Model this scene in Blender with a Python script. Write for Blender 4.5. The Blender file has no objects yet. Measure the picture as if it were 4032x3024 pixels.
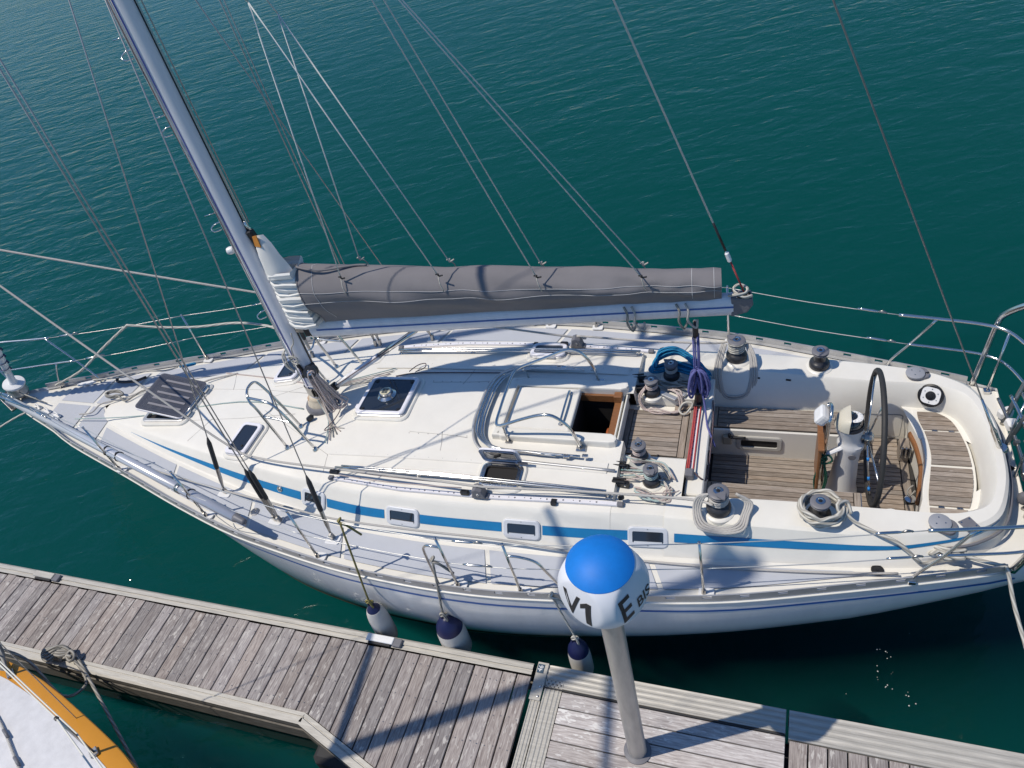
import bpy, bmesh, math, random
from mathutils import Vector, Matrix
random.seed(7)
R = math.radians
S = bpy.context.scene
COL = S.collection
# ------------------------------------------------------------------ camera, sky, sun, exposure
def setup():
    f, vx, vy, H = 3030.0, 2890 - 2016, 4830 - 1512, 7.2       # lens and tilt of the hand-held phone
    dn = Vector((vx, vy, f)).normalized()
    Y = (Vector((0, 0, 1)) - dn * dn.z).normalized()
    Z = -dn
    X = Y.cross(Z)
    M = Matrix((X, Y, Z))                                       # rows: world axes seen from the lens
    m = Matrix(((M[0][0], -M[0][1], -M[0][2]), (M[1][0], -M[1][1], -M[1][2]), (M[2][0], -M[2][1], -M[2][2]))).to_4x4()
    m.translation = (0, 0, H)
    cam = bpy.data.cameras.new("camera")
    cam.sensor_fit = 'HORIZONTAL'; cam.sensor_width = 36; cam.lens = f / 4032 * 36
    cam.clip_start = 0.05; cam.clip_end = 3000
    co = bpy.data.objects.new("camera", cam); co.matrix_world = m
    COL.objects.link(co); S.camera = co
    # daylight: sun from the left, 61 degrees up
    el, az = R(61), R(180)
    w = bpy.data.worlds.new("World"); S.world = w; w.use_nodes = True
    nt = w.node_tree; bg = nt.nodes["Background"]
    sky = nt.nodes.new("ShaderNodeTexSky"); sky.sky_type = 'NISHITA'; sky.sun_disc = False
    sky.sun_elevation = el; sky.sun_rotation = R(90) - az
    sky.ozone_density = 2.0; sky.dust_density = .3
    tint = nt.nodes.new("ShaderNodeMix"); tint.data_type = 'RGBA'; tint.blend_type = 'MULTIPLY'; tint.inputs[0].default_value = 1.0; tint.inputs[7].default_value = (.68, .92, 1.17, 1)     # a clear, deep blue day
    nt.links.new(sky.outputs[0], tint.inputs[6]); nt.links.new(tint.outputs[2], bg.inputs[0]); bg.inputs[1].default_value = 0.085
    ld = bpy.data.lights.new("sun", 'SUN'); ld.energy = 3.35; ld.angle = R(0.53); ld.color = (1, .92, .80)
    lo = bpy.data.objects.new("sun", ld); COL.objects.link(lo)
    d = Vector((math.cos(el) * math.cos(az), math.cos(el) * math.sin(az), math.sin(el)))
    lo.rotation_euler = d.to_track_quat('Z', 'Y').to_euler()
    lo.location = d * 40
    S.view_settings.view_transform = 'Standard'; S.view_settings.look = 'None'
    S.view_settings.exposure = 0.1; S.view_settings.gamma = 1.0
    S.view_settings.use_curve_mapping = False
    S.cycles.max_bounces = 6; S.cycles.transparent_max_bounces = 12; S.cycles.volume_bounces = 0
    S.cycles.glossy_bounces = 4; S.cycles.caustics_reflective = False; S.cycles.caustics_refractive = False
setup()
# ------------------------------------------------------------------ helpers
MATS = {}
def mat(name, col, rough=.5, metal=0., var=0., vscale=6., bump=0., bscale=40., spec=.5, coat=0., stretch=None, col2=None, detail=4):
    m = bpy.data.materials.new(name); m.use_nodes = True
    nt = m.node_tree; N = nt.nodes; L = nt.links; p = N["Principled BSDF"]
    p.inputs["Roughness"].default_value = rough; p.inputs["Metallic"].default_value = metal
    p.inputs["Specular IOR Level"].default_value = spec; p.inputs["Coat Weight"].default_value = coat
    p.inputs["Base Color"].default_value = (*col, 1)
    if var or bump:
        tc = N.new("ShaderNodeTexCoord"); mp = N.new("ShaderNodeMapping"); L.new(tc.outputs["Object"], mp.inputs[0])
        if stretch: mp.inputs["Scale"].default_value = stretch
    if var:
        n = N.new("ShaderNodeTexNoise"); n.inputs["Scale"].default_value = vscale; n.inputs["Detail"].default_value = detail
        n.inputs["Roughness"].default_value = .65
        L.new(mp.outputs[0], n.inputs[0])
        cr = N.new("ShaderNodeValToRGB"); cr.color_ramp.elements[0].position = .3; cr.color_ramp.elements[1].position = .7
        c2 = col2 or tuple(c * (1 - var) for c in col)
        cr.color_ramp.elements[0].color = (*c2, 1); cr.color_ramp.elements[1].color = (*col, 1)
        L.new(n.outputs[0], cr.inputs[0]); L.new(cr.outputs[0], p.inputs["Base Color"])
    if bump:
        n2 = N.new("ShaderNodeTexNoise"); n2.inputs["Scale"].default_value = bscale; n2.inputs["Detail"].default_value = 4
        L.new(mp.outputs[0], n2.inputs[0])
        b = N.new("ShaderNodeBump"); b.inputs["Strength"].default_value = bump; b.inputs["Distance"].default_value = .01
        L.new(n2.outputs[0], b.inputs["Height"]); L.new(b.outputs[0], p.inputs["Normal"])
    MATS[name] = m
    return m
def ropemat(name, c1, c2, strands=3., freq=1.0, fleck=.5):
    """laid or braided rope: strands wind round the tube's own length coordinate"""
    m = bpy.data.materials.new(name); m.use_nodes = True
    nt = m.node_tree; N = nt.nodes; L = nt.links; p = N["Principled BSDF"]; p.inputs["Roughness"].default_value = .85
    uv = N.new("ShaderNodeUVMap"); sp = N.new("ShaderNodeSeparateXYZ"); L.new(uv.outputs[0], sp.inputs[0])
    a = N.new("ShaderNodeMath"); a.operation = 'MULTIPLY'; a.inputs[1].default_value = freq; L.new(sp.outputs[0], a.inputs[0])
    b = N.new("ShaderNodeMath"); b.operation = 'MULTIPLY_ADD'; b.inputs[1].default_value = 1.; L.new(sp.outputs[1], b.inputs[0]); L.new(a.outputs[0], b.inputs[2])
    c = N.new("ShaderNodeMath"); c.operation = 'MULTIPLY'; c.inputs[1].default_value = strands; L.new(b.outputs[0], c.inputs[0])
    d = N.new("ShaderNodeMath"); d.operation = 'PINGPONG'; d.inputs[1].default_value = .5; L.new(c.outputs[0], d.inputs[0])
    cr = N.new("ShaderNodeValToRGB"); cr.color_ramp.elements[0].position = .05; cr.color_ramp.elements[1].position = fleck
    cr.color_ramp.elements[0].color = (*c2, 1); cr.color_ramp.elements[1].color = (*c1, 1)
    L.new(d.outputs[0], cr.inputs[0]); L.new(cr.outputs[0], p.inputs["Base Color"])
    bp = N.new("ShaderNodeBump"); bp.inputs["Strength"].default_value = .6; bp.inputs["Distance"].default_value = .006
    L.new(d.outputs[0], bp.inputs["Height"]); L.new(bp.outputs[0], p.inputs["Normal"])
    MATS[name] = m
    return m
def link(name, me, m, parent=None, loc=None, rot=None, smooth=False):
    if m is not None: me.materials.append(m)
    if smooth:
        me.polygons.foreach_set("use_smooth", [True] * len(me.polygons))
    o = bpy.data.objects.new(name, me); COL.objects.link(o)
    if parent: o.parent = parent
    if loc is not None: o.location = loc
    if rot is not None: o.rotation_euler = rot
    return o
def mesh(name, V, F, m, parent=None, smooth=False, loc=None, rot=None, uvs=None):
    me = bpy.data.meshes.new(name); me.from_pydata([tuple(v) for v in V], [], F)
    if uvs:
        l = me.uv_layers.new(name="UVMap")
        for i, lp in enumerate(me.loops): l.data[i].uv = uvs[i]
    me.update()
    return link(name, me, m, parent, loc, rot, smooth)
def inst(o, parent=None, loc=None, rot=None, name=None):
    c = o.copy(); COL.objects.link(c)
    if name: c.name = name
    if parent is not None: c.parent = parent
    if loc is not None: c.location = loc
    if rot is not None: c.rotation_euler = rot
    return c
def copy_tree(o, parent=None, loc=None, rot=None):
    c = inst(o, parent, loc, rot)
    for ch in list(o.children): copy_tree(ch, c)
    return c
def empty(name, loc=(0, 0, 0), rotz=0., label=None, cat=None, group=None, parent=None):
    o = bpy.data.objects.new(name, None); COL.objects.link(o); o.location = loc; o.rotation_euler = (0, 0, rotz)
    o.empty_display_size = .1
    tag(o, label, cat, group)
    if parent: o.parent = parent
    return o
def tag(o, label=None, cat=None, group=None, kind=None):
    if label: o["label"] = label
    if cat: o["category"] = cat
    if group: o["group"] = group
    if kind: o["kind"] = kind
    return o
def bm_obj(name, bm, m, parent=None, loc=None, rot=None, smooth=False):
    me = bpy.data.meshes.new(name); bm.to_mesh(me); bm.free()
    return link(name, me, m, parent, loc, rot, smooth)
def box(name, c, s, m, parent=None, rot=None, bevel=0., seg=1):
    bm = bmesh.new(); bmesh.ops.create_cube(bm, size=1)
    for v in bm.verts: v.co = Vector((v.co.x * s[0], v.co.y * s[1], v.co.z * s[2]))
    if bevel: bmesh.ops.bevel(bm, geom=list(bm.edges), offset=bevel, segments=seg, affect='EDGES', profile=.6)
    return bm_obj(name, bm, m, parent, c, rot)
def prism(name, poly, z0, z1, m, parent=None, loc=None, rot=None, bevel=0., smooth=False):
    bm = bmesh.new()
    vs = [bm.verts.new((x, y, z0)) for x, y in poly]
    f = bm.faces.new(vs)
    r = bmesh.ops.extrude_face_region(bm, geom=[f])
    for e in r['geom']:
        if isinstance(e, bmesh.types.BMVert): e.co.z = z1
    bmesh.ops.recalc_face_normals(bm, faces=list(bm.faces))
    if bevel:
        zt = max(z0, z1)
        ed = [e for e in bm.edges if all(abs(v.co.z - zt) < 1e-6 for v in e.verts)]
        bmesh.ops.bevel(bm, geom=ed, offset=bevel, segments=2, affect='EDGES', profile=.6)
    return bm_obj(name, bm, m, parent, loc, rot, smooth)
def rrect(w, h, r, n=5, cx=0, cy=0):
    P = []
    for sx, sy, a0 in ((1, 1, 0), (-1, 1, 90), (-1, -1, 180), (1, -1, 270)):
        for k in range(n):
            a = R(a0 + 90 * k / (n - 1)); P.append((cx + sx * (w / 2 - r) + r * math.cos(a), cy + sy * (h / 2 - r) + r * math.sin(a)))
    return P
def frame_ring(name, outer, inner, z0, z1, m, parent=None, loc=None, rot=None, bev=.006):
    """a flat frame between two outlines with the same number of points, thickness z0..z1"""
    n = len(outer); V = []; F = []
    oi = [(o[0] + (i[0] - o[0]) * .25, o[1] + (i[1] - o[1]) * .25) for o, i in zip(outer, inner)]
    rows = [[(x, y, z0) for x, y in outer], [(x, y, z1 - bev) for x, y in outer], [(x, y, z1) for x, y in oi], [(x, y, z1) for x, y in inner], [(x, y, z0) for x, y in inner]]
    for r in rows: V += r
    for k in range(4):
        for i in range(n):
            j = (i + 1) % n; F.append((k * n + i, k * n + j, (k + 1) * n + j, (k + 1) * n + i))
    return mesh(name, V, F, m, parent, False, loc, rot)
def catmull(P, n=6, closed=False):
    P = [Vector(p) for p in P]
    if len(P) < 3: return P
    out = []; N = len(P)
    rng = range(N if closed else N - 1)
    for i in rng:
        if closed: a, b, c, d = P[(i - 1) % N], P[i], P[(i + 1) % N], P[(i + 2) % N]
        else: a, b, c, d = P[max(i - 1, 0)], P[i], P[i + 1], P[min(i + 2, N - 1)]
        for k in range(n):
            t = k / n
            out.append(.5 * ((2 * b) + (c - a) * t + (2 * a - 5 * b + 4 * c - d) * t * t + (3 * b - a - 3 * c + d) * t ** 3))
    if not closed: out.append(P[-1])
    return out
def tube_geo(P, r, seg=8, closed=False, cap=True, flat=1.0):
    P = [Vector(p) for p in P]; n = len(P); V = []; F = []; UV = []
    T = []
    for i in range(n):
        a = P[(i - 1) % n] if (closed or i > 0) else P[i]; b = P[(i + 1) % n] if (closed or i < n - 1) else P[i]
        t = (b - a); T.append(t.normalized() if t.length > 1e-9 else Vector((0, 0, 1)))
    up = Vector((0, 0, 1)) if abs(T[0].z) < .9 else Vector((1, 0, 0))
    nrm = (up - T[0] * up.dot(T[0])).normalized(); L = 0.; Ls = []
    for i in range(n):
        if i:
            nrm = nrm - T[i] * nrm.dot(T[i])
            nrm = nrm.normalized() if nrm.length > 1e-6 else T[i].orthogonal().normalized()
            L += (P[i] - P[i - 1]).length
        Ls.append(L); bn = T[i].cross(nrm); rr = r[i] if isinstance(r, (list, tuple)) else r
        for k in range(seg):
            a = 2 * math.pi * k / seg
            V.append(P[i] + (nrm * math.cos(a) * flat + bn * math.sin(a)) * rr)
    r0 = (r[0] if isinstance(r, (list, tuple)) else r); circ = 2 * math.pi * max(r0, 1e-4)
    m = n if closed else n - 1
    for i in range(m):
        j = (i + 1) % n; l0 = Ls[i] / circ; l1 = (Ls[j] if j else L + (P[0] - P[-1]).length) / circ
        for k in range(seg):
            k2 = (k + 1) % seg
            F.append((i * seg + k, i * seg + k2, j * seg + k2, j * seg + k))
            UV += [(l0, k / seg), (l0, (k + 1) / seg), (l1, (k + 1) / seg), (l1, k / seg)]
    if cap and not closed:
        F.append(tuple(range(seg - 1, -1, -1))); UV += [(0, 0)] * seg
        F.append(tuple((n - 1) * seg + k for k in range(seg))); UV += [(0, 0)] * seg
    return V, F, UV
def tube(name, P, r, m, parent=None, seg=8, sm=0, closed=False, loc=None, rot=None, flat=1.0):
    if sm: P = catmull(P, sm, closed)
    V, F, UV = tube_geo(P, r, seg, closed, True, flat)
    return mesh(name, V, F, m, parent, True, loc, rot, UV)
def lathe(name, prof, m, parent=None, seg=24, loc=None, rot=None, smooth=True):
    V = []; F = []; n = len(prof)
    for r, z in prof:
        for k in range(seg):
            a = 2 * math.pi * k / seg; V.append((r * math.cos(a), r * math.sin(a), z))
    for i in range(n - 1):
        for k in range(seg):
            k2 = (k + 1) % seg; F.append((i * seg + k, i * seg + k2, (i + 1) * seg + k2, (i + 1) * seg + k))
    if prof[0][0] > 1e-6: F.append(tuple(range(seg - 1, -1, -1)))
    if prof[-1][0] > 1e-6: F.append(tuple((n - 1) * seg + k for k in range(seg)))
    o = mesh(name, V, F, m, parent, smooth, loc, rot)
    if smooth: sharp(o)
    return o
def sharp(o, ang=35):
    """keep hard creases on a smooth-shaded mesh"""
    me = o.data; bm = bmesh.new(); bm.from_mesh(me); c = R(ang)
    for e in bm.edges:
        if len(e.link_faces) == 2 and e.calc_face_angle(0) > c: e.smooth = False
    bm.to_mesh(me); bm.free()
    return o
def grid(name, rows, m, parent=None, smooth=True, closed=False, flip=False):
    V = [p for r in rows for p in r]; n = len(rows[0]); F = []
    for i in range(len(rows) - 1):
        for k in range(n if closed else n - 1):
            k2 = (k + 1) % n; q = (i * n + k, i * n + k2, (i + 1) * n + k2, (i + 1) * n + k)
            F.append(q[::-1] if flip else q)
    return mesh(name, V, F, m, parent, smooth)
def lerp(T, u):
    if u <= T[0][0]: return T[0][1]
    for (a, x), (b, y) in zip(T, T[1:]):
        if u <= b: return x + (y - x) * (u - a) / (b - a)
    return T[-1][1]
def smooth_table(T):
    """Catmull-Rom through an (u, value) table, resampled"""
    P = catmull([(a, b, 0) for a, b in T], 8)
    return [(p.x, p.y) for p in P]
# ------------------------------------------------------------------ materials
gel = mat("gelcoat", (.80, .775, .71), .34, var=.085, vscale=2.6, detail=9, spec=.5)
gelroof = mat("gelcoat_nonskid", (.80, .775, .715), .5, var=.075, vscale=3.1, detail=9, bump=.10, bscale=260)
hullm = mat("hull_gelcoat", (.78, .785, .80), .24, var=.10, vscale=2.2, coat=.3, stretch=(2.2, 2.2, .5), detail=6)
nonskid = mat("nonskid_grey", (.485, .505, .55), .6, var=.06, vscale=3, bump=.12, bscale=300)
blue = mat("stripe_blue", (.012, .19, .43), .35, var=.12, vscale=8)
pinblue = mat("pinstripe_blue", (.01, .10, .38), .35)
steel = mat("stainless", (.72, .71, .69), .16, 1., var=.12, vscale=9)
steeld = mat("stainless_dull", (.50, .48, .45), .32, 1., var=.25, vscale=14)
alu = mat("anodised_mast", (.82, .81, .86), .34, .0, var=.10, vscale=2, stretch=(6, 6, .7))
alud = mat("rail_aluminium", (.60, .60, .60), .42, .6, var=.18, vscale=5)
black = mat("black_plastic", (.018, .018, .02), .4, var=.4, vscale=20)
winchm = mat("winch_grey", (.055, .055, .06), .34, .3, var=.3, vscale=18)
greypl = mat("grey_plastic", (.17, .17, .19), .5, var=.15, vscale=20)
rubber = mat("rubber", (.03, .03, .032), .7)
white = mat("white_plastic", (.80, .80, .80), .35, var=.05, vscale=8)
glass = mat("smoked_glass", (.02, .025, .035), .06, spec=.7, coat=.4)
dark = mat("interior_shade", (.012, .011, .012), .8)  # near-black colour stands in for the shade inside openings
wood = mat("varnished_teak", (.30, .13, .05), .4, var=.45, vscale=14, stretch=(1, 10, 10))
leather = mat("wheel_leather", (.028, .027, .027), .62, bump=.2, bscale=90)
canvas = mat("grey_canvas", (.205, .195, .205), .85, var=.14, vscale=2.2, bump=.15, bscale=500)
sailw = mat("sailcloth", (.78, .77, .74), .7, var=.06, vscale=5)
thread = mat("white_thread", (.62, .62, .63), .8)
navy = mat("fender_navy", (.012, .016, .075), .42, var=.2, vscale=10)
fendw = mat("fender_white", (.68, .66, .62), .5, var=.16, vscale=7)
wire = mat("rigging_wire", (.42, .42, .42), .42, .5)
wirew = mat("lifeline_wire", (.62, .62, .60), .35, .5)
signw = mat("sign_white", (.78, .79, .84), .36, var=.03, vscale=4)
signb = mat("sign_blue", (.006, .20, .68), .55, var=.16, vscale=7, spec=.35)
ink = mat("lettering", (.025, .025, .028), .5)
tapeb = mat("blue_tape", (.02, .22, .62), .5)
orange = mat("orange_gelcoat", (.62, .27, .025), .3, var=.06, vscale=4)
redline = mat("red_line", (.52, .05, .06), .8)
def plank_mat(name, c1, c2, c3, spots=.5, along='X'):
    m = bpy.data.materials.new(name); m.use_nodes = True
    nt = m.node_tree; N = nt.nodes; L = nt.links; p = N["Principled BSDF"]; p.inputs["Roughness"].default_value = .85
    p.inputs["Specular IOR Level"].default_value = .25
    tc = N.new("ShaderNodeTexCoord"); oi = N.new("ShaderNodeObjectInfo")
    ad = N.new("ShaderNodeVectorMath"); ad.operation = 'ADD'
    mu = N.new("ShaderNodeVectorMath"); mu.operation = 'SCALE'; mu.inputs["Scale"].default_value = 40.
    cx = N.new("ShaderNodeCombineXYZ"); L.new(oi.outputs["Random"], cx.inputs[0]); L.new(oi.outputs["Random"], cx.inputs[1]); L.new(cx.outputs[0], mu.inputs[0])
    L.new(tc.outputs["Object"], ad.inputs[0]); L.new(mu.outputs[0], ad.inputs[1])
    def noise(scale, det, st, lo, hi):
        mp = N.new("ShaderNodeMapping"); mp.inputs["Scale"].default_value = st; L.new(ad.outputs[0], mp.inputs[0])
        n = N.new("ShaderNodeTexNoise"); n.inputs["Scale"].default_value = scale; n.inputs["Detail"].default_value = det; n.inputs["Roughness"].default_value = .6
        L.new(mp.outputs[0], n.inputs[0])
        r = N.new("ShaderNodeMapRange"); r.inputs[1].default_value = lo; r.inputs[2].default_value = hi; L.new(n.outputs[0], r.inputs[0])
        return r
    st = (1.2, 14, 14) if along == 'X' else (14, 1.2, 14)
    st2 = (5, 16, 16) if along == 'X' else (16, 5, 16)
    g = noise(6, 6, st, .34, .66); s = noise(2.2, 2, st2, .58, .63); big = noise(1.6, 3, (1, 1, 1), .35, .65)
    mx = N.new("ShaderNodeMix"); mx.data_type = 'RGBA'; L.new(g.outputs[0], mx.inputs[0])
    mx.inputs[6].default_value = (*c2, 1); mx.inputs[7].default_value = (*c1, 1)
    r2 = N.new("ShaderNodeMath"); r2.operation = 'MULTIPLY'; r2.inputs[1].default_value = 7.31; L.new(oi.outputs["Random"], r2.inputs[0])
    r3 = N.new("ShaderNodeMath"); r3.operation = 'FRACT'; L.new(r2.outputs[0], r3.inputs[0])
    wm = N.new("ShaderNodeMix"); wm.data_type = 'RGBA'; wm.blend_type = 'MULTIPLY'; wm.inputs[7].default_value = (1.02, .955, .89, 1); L.new(r3.outputs[0], wm.inputs[0]); L.new(mx.outputs[2], wm.inputs[6])
    hs = N.new("ShaderNodeHueSaturation"); L.new(wm.outputs[2], hs.inputs["Color"])
    vr = N.new("ShaderNodeMapRange"); vr.inputs[3].default_value = .78; vr.inputs[4].default_value = 1.16; L.new(oi.outputs["Random"], vr.inputs[0]); L.new(vr.outputs[0], hs.inputs["Value"])
    fm = N.new("ShaderNodeMath"); fm.operation = 'MULTIPLY'; fm.inputs[1].default_value = spots; L.new(s.outputs[0], fm.inputs[0])
    fm2 = N.new("ShaderNodeMath"); fm2.operation = 'MULTIPLY'; L.new(fm.outputs[0], fm2.inputs[0]); L.new(big.outputs[0], fm2.inputs[1])
    mx2 = N.new("ShaderNodeMix"); mx2.data_type = 'RGBA'; L.new(fm2.outputs[0], mx2.inputs[0]); L.new(hs.outputs[0], mx2.inputs[6]); mx2.inputs[7].default_value = (*c3, 1)
    L.new(mx2.outputs[2], p.inputs["Base Color"])
    bp = N.new("ShaderNodeBump"); bp.inputs["Strength"].default_value = .35; bp.inputs["Distance"].default_value = .004
    L.new(g.outputs[0], bp.inputs["Height"]); L.new(bp.outputs[0], p.inputs["Normal"])
    MATS[name] = m
    return m
dockwood = plank_mat("dock_planks", (.42, .395, .385), (.215, .19, .19), (.60, .57, .53), .8, 'Y')
dockwood2 = plank_mat("walkway_planks", (.60, .575, .565), (.34, .31, .305), (.78, .76, .73), .9, 'X')
teak = plank_mat("weathered_teak", (.36, .315, .275), (.215, .18, .15), (.42, .38, .34), .4, 'X')
teakv = plank_mat("weathered_teak_cross", (.36, .315, .275), (.215, .18, .15), (.42, .38, .34), .4, 'Y')
skirt = mat("grimy_skirt", (.20, .18, .155), .8, .0, var=.6, vscale=7, stretch=(1, 1, 5), detail=8)
dockalu = mat("dock_aluminium", (.58, .55, .49), .5, .25, var=.30, vscale=9, stretch=(.5, 6, 6))
r_white = ropemat("rope_white", (.66, .64, .58), (.33, .31, .27), 3, .22)
r_grey = ropemat("rope_grey", (.44, .42, .38), (.18, .17, .15), 3, .22)
r_sheet = ropemat("rope_sheet", (.58, .56, .52), (.40, .38, .36), 6, .3)
r_fleck = ropemat("rope_fleck", (.62, .58, .54), (.33, .16, .15), 5, .35, .3)
r_blue = ropemat("rope_blue", (.02, .30, .52), (.005, .10, .24), 4, .3)
r_navy = ropemat("rope_navy", (.16, .17, .42), (.07, .075, .22), 4, .3)
r_green = ropemat("rope_green", (.02, .16, .10), (.004, .012, .01), 3, .5, .35)
r_teal = ropemat("rope_teal", (.55, .60, .58), (.12, .32, .32), 5, .35, .3)
r_jack = ropemat("rope_bright", (.84, .85, .83), (.52, .60, .58), 5, .35, .3)
r_yell = ropemat("rope_olive", (.34, .30, .10), (.14, .12, .05), 3, .25)
r_red = ropemat("rope_red", (.58, .10, .10), (.32, .04, .04), 4, .3)
r_dark = ropemat("rope_dark", (.20, .15, .16), (.05, .03, .04), 3, .3)
# ------------------------------------------------------------------ water
def water():
    m = bpy.data.materials.new("harbour_water"); m.use_nodes = True
    nt = m.node_tree; N = nt.nodes; L = nt.links; N.remove(N["Principled BSDF"]); out = N["Material Output"]
    tc = N.new("ShaderNodeTexCoord")
    def noise(scale, st, rz, det, wgt):
        mp = N.new("ShaderNodeMapping"); mp.inputs["Scale"].default_value = st; mp.inputs["Rotation"].default_value = (0, 0, R(rz)); L.new(tc.outputs["Object"], mp.inputs[0])
        n = N.new("ShaderNodeTexNoise"); n.inputs["Scale"].default_value = scale; n.inputs["Detail"].default_value = det; n.inputs["Distortion"].default_value = .4
        L.new(mp.outputs[0], n.inputs[0])
        w = N.new("ShaderNodeMath"); w.operation = 'MULTIPLY'; w.inputs[1].default_value = wgt; L.new(n.outputs[0], w.inputs[0])
        return w
    a = noise(3.1, (.42, 1, 1), 8, 4, .85); b = noise(1.2, (.55, 1, 1), -12, 2, .8); c = noise(8., (.6, 1, 1), 16, 2, .25)
    s1 = N.new("ShaderNodeMath"); L.new(a.outputs[0], s1.inputs[0]); L.new(b.outputs[0], s1.inputs[1])
    s2 = N.new("ShaderNodeMath"); L.new(s1.outputs[0], s2.inputs[0]); L.new(c.outputs[0], s2.inputs[1])
    bp = N.new("ShaderNodeBump"); bp.inputs["Strength"].default_value = 1.; bp.inputs["Distance"].default_value = .056
    wp_ = noise(.07, (1, .6, 1), 20, 2, 1.0); wr = N.new("ShaderNodeMapRange"); wr.inputs[1].default_value = .35; wr.inputs[2].default_value = .65; wr.inputs[3].default_value = .45; wr.inputs[4].default_value = 1.2; L.new(wp_.outputs[0], wr.inputs[0])
    hm_ = N.new("ShaderNodeMath"); hm_.operation = 'MULTIPLY'; L.new(s2.outputs[0], hm_.inputs[0]); L.new(wr.outputs[0], hm_.inputs[1]); L.new(hm_.outputs[0], bp.inputs["Height"])
    fr = N.new("ShaderNodeFresnel"); fr.inputs[0].default_value = 1.333; L.new(bp.outputs[0], fr.inputs[1])
    gl = N.new("ShaderNodeBsdfGlossy"); gl.inputs["Roughness"].default_value = .07; L.new(bp.outputs[0], gl.inputs["Normal"])
    tr = N.new("ShaderNodeBsdfTransparent"); tr.inputs[0].default_value = (.93, .98, .98, 1)
    mx = N.new("ShaderNodeMixShader"); L.new(fr.outputs[0], mx.inputs[0]); L.new(tr.outputs[0], mx.inputs[1]); L.new(gl.outputs[0], mx.inputs[2])
    L.new(mx.outputs[0], out.inputs["Surface"])
    sc = N.new("ShaderNodeVolumeScatter"); sc.inputs["Color"].default_value = (.014, .46, .42, 1); sc.inputs["Density"].default_value = .165
    ab = N.new("ShaderNodeVolumeAbsorption"); ab.inputs["Color"].default_value = (.02, .50, .52, 1); ab.inputs["Density"].default_value = .26
    av = N.new("ShaderNodeAddShader"); L.new(sc.outputs[0], av.inputs[0]); L.new(ab.outputs[0], av.inputs[1]); L.new(av.outputs[0], out.inputs["Volume"])
    x0, x1, y0, y1, z0 = -160, 160, -40, 400, -9
    V = [(x0, y0, 0), (x1, y0, 0), (x1, y1, 0), (x0, y1, 0), (x0, y0, z0), (x1, y0, z0), (x1, y1, z0), (x0, y1, z0)]
    F = [(0, 1, 2, 3), (7, 6, 5, 4), (0, 4, 5, 1), (1, 5, 6, 2), (2, 6, 7, 3), (3, 7, 4, 0)]
    o = mesh("water", V, F, m); tag(o, "teal harbour water with small ripples", "water", kind="structure")
    bed = mat("harbour_mud", (.03, .05, .045), .9, var=.4, vscale=.5)
    o = mesh("harbour_bed", [(x0 - 2, y0 - 2, z0 - .3), (x1 + 2, y0 - 2, z0 - .3), (x1 + 2, y1 + 2, z0 - .3), (x0 - 2, y1 + 2, z0 - .3)], [(0, 1, 2, 3)], bed)
    tag(o, "dark muddy harbour bed under the water", "harbour bed", kind="structure")
water()
# ------------------------------------------------------------------ the sailboat: u runs aft from the mast, v away from the pontoon
boat = empty("sailboat", (-2.147, 6.84, 0), R(-25), "white sailing yacht with blue side stripe and grey boom cover moored at the finger pontoon", "sailboat")
WT = smooth_table([(-5.02, 0.0), (-4.85, .10), (-4.45, .27), (-3.9, .47), (-3.4, .68), (-2.3, 1.04), (-1.4, 1.345), (-.55, 1.60), (.1, 1.735), (.85, 1.86), (1.6, 1.925), (2.2, 1.94), (2.7, 1.92), (3.4, 1.85), (4.15, 1.755), (4.7, 1.655), (5.4, 1.475), (5.97, 1.32), (6.6, 1.135), (6.8, 1.06), (7.05, .97)])
def wd(u): return lerp(WT, u)
def sheer(u): return 1.28 + .012 * max(0, -u) ** 1.5
def zd(u): return sheer(u) - .035
S0T = smooth_table([(-3.34, .10), (-3.24, .25), (-2.6, .48), (-1.69, .77), (-.51, 1.09), (.72, 1.34), (1.4, 1.40), (2.03, 1.42), (3.13, 1.40), (3.97, 1.335), (4.84, 1.275), (5.7, 1.20), (6.2, 1.11)])
def s0(u): return lerp(S0T, u)
HT = smooth_table([(-3.34, .015), (-2.7, .075), (-1.7, .165), (-.5, .255), (.7, .315), (2.0, .34), (3.2, .34), (4.2, .31), (5.2, .27), (6.2, .255)])
def hs(u): return lerp(HT, u)
def s1(u): return max(.02, s0(u) - .05 - .52 * hs(u))
def roof(u, v):
    """height of the coachroof top"""
    a = abs(v); q = s1(u)
    return zd(u) + hs(u) + .085 * min(1, q / 1.1) * (1 - min(1, a / q) ** 2)
def side(u, f, off=0., sg=-1):
    """a point on the sloping cabin side, f from the deck (0) to the roof edge (1), off outwards"""
    a = s0(u); b = s1(u); h = hs(u)
    nx, nz = h, a - b; l = math.hypot(nx, nz) or 1
    return (u, sg * (a + (b - a) * f + off * nx / l), zd(u) + h * f + off * nz / l)
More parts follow.
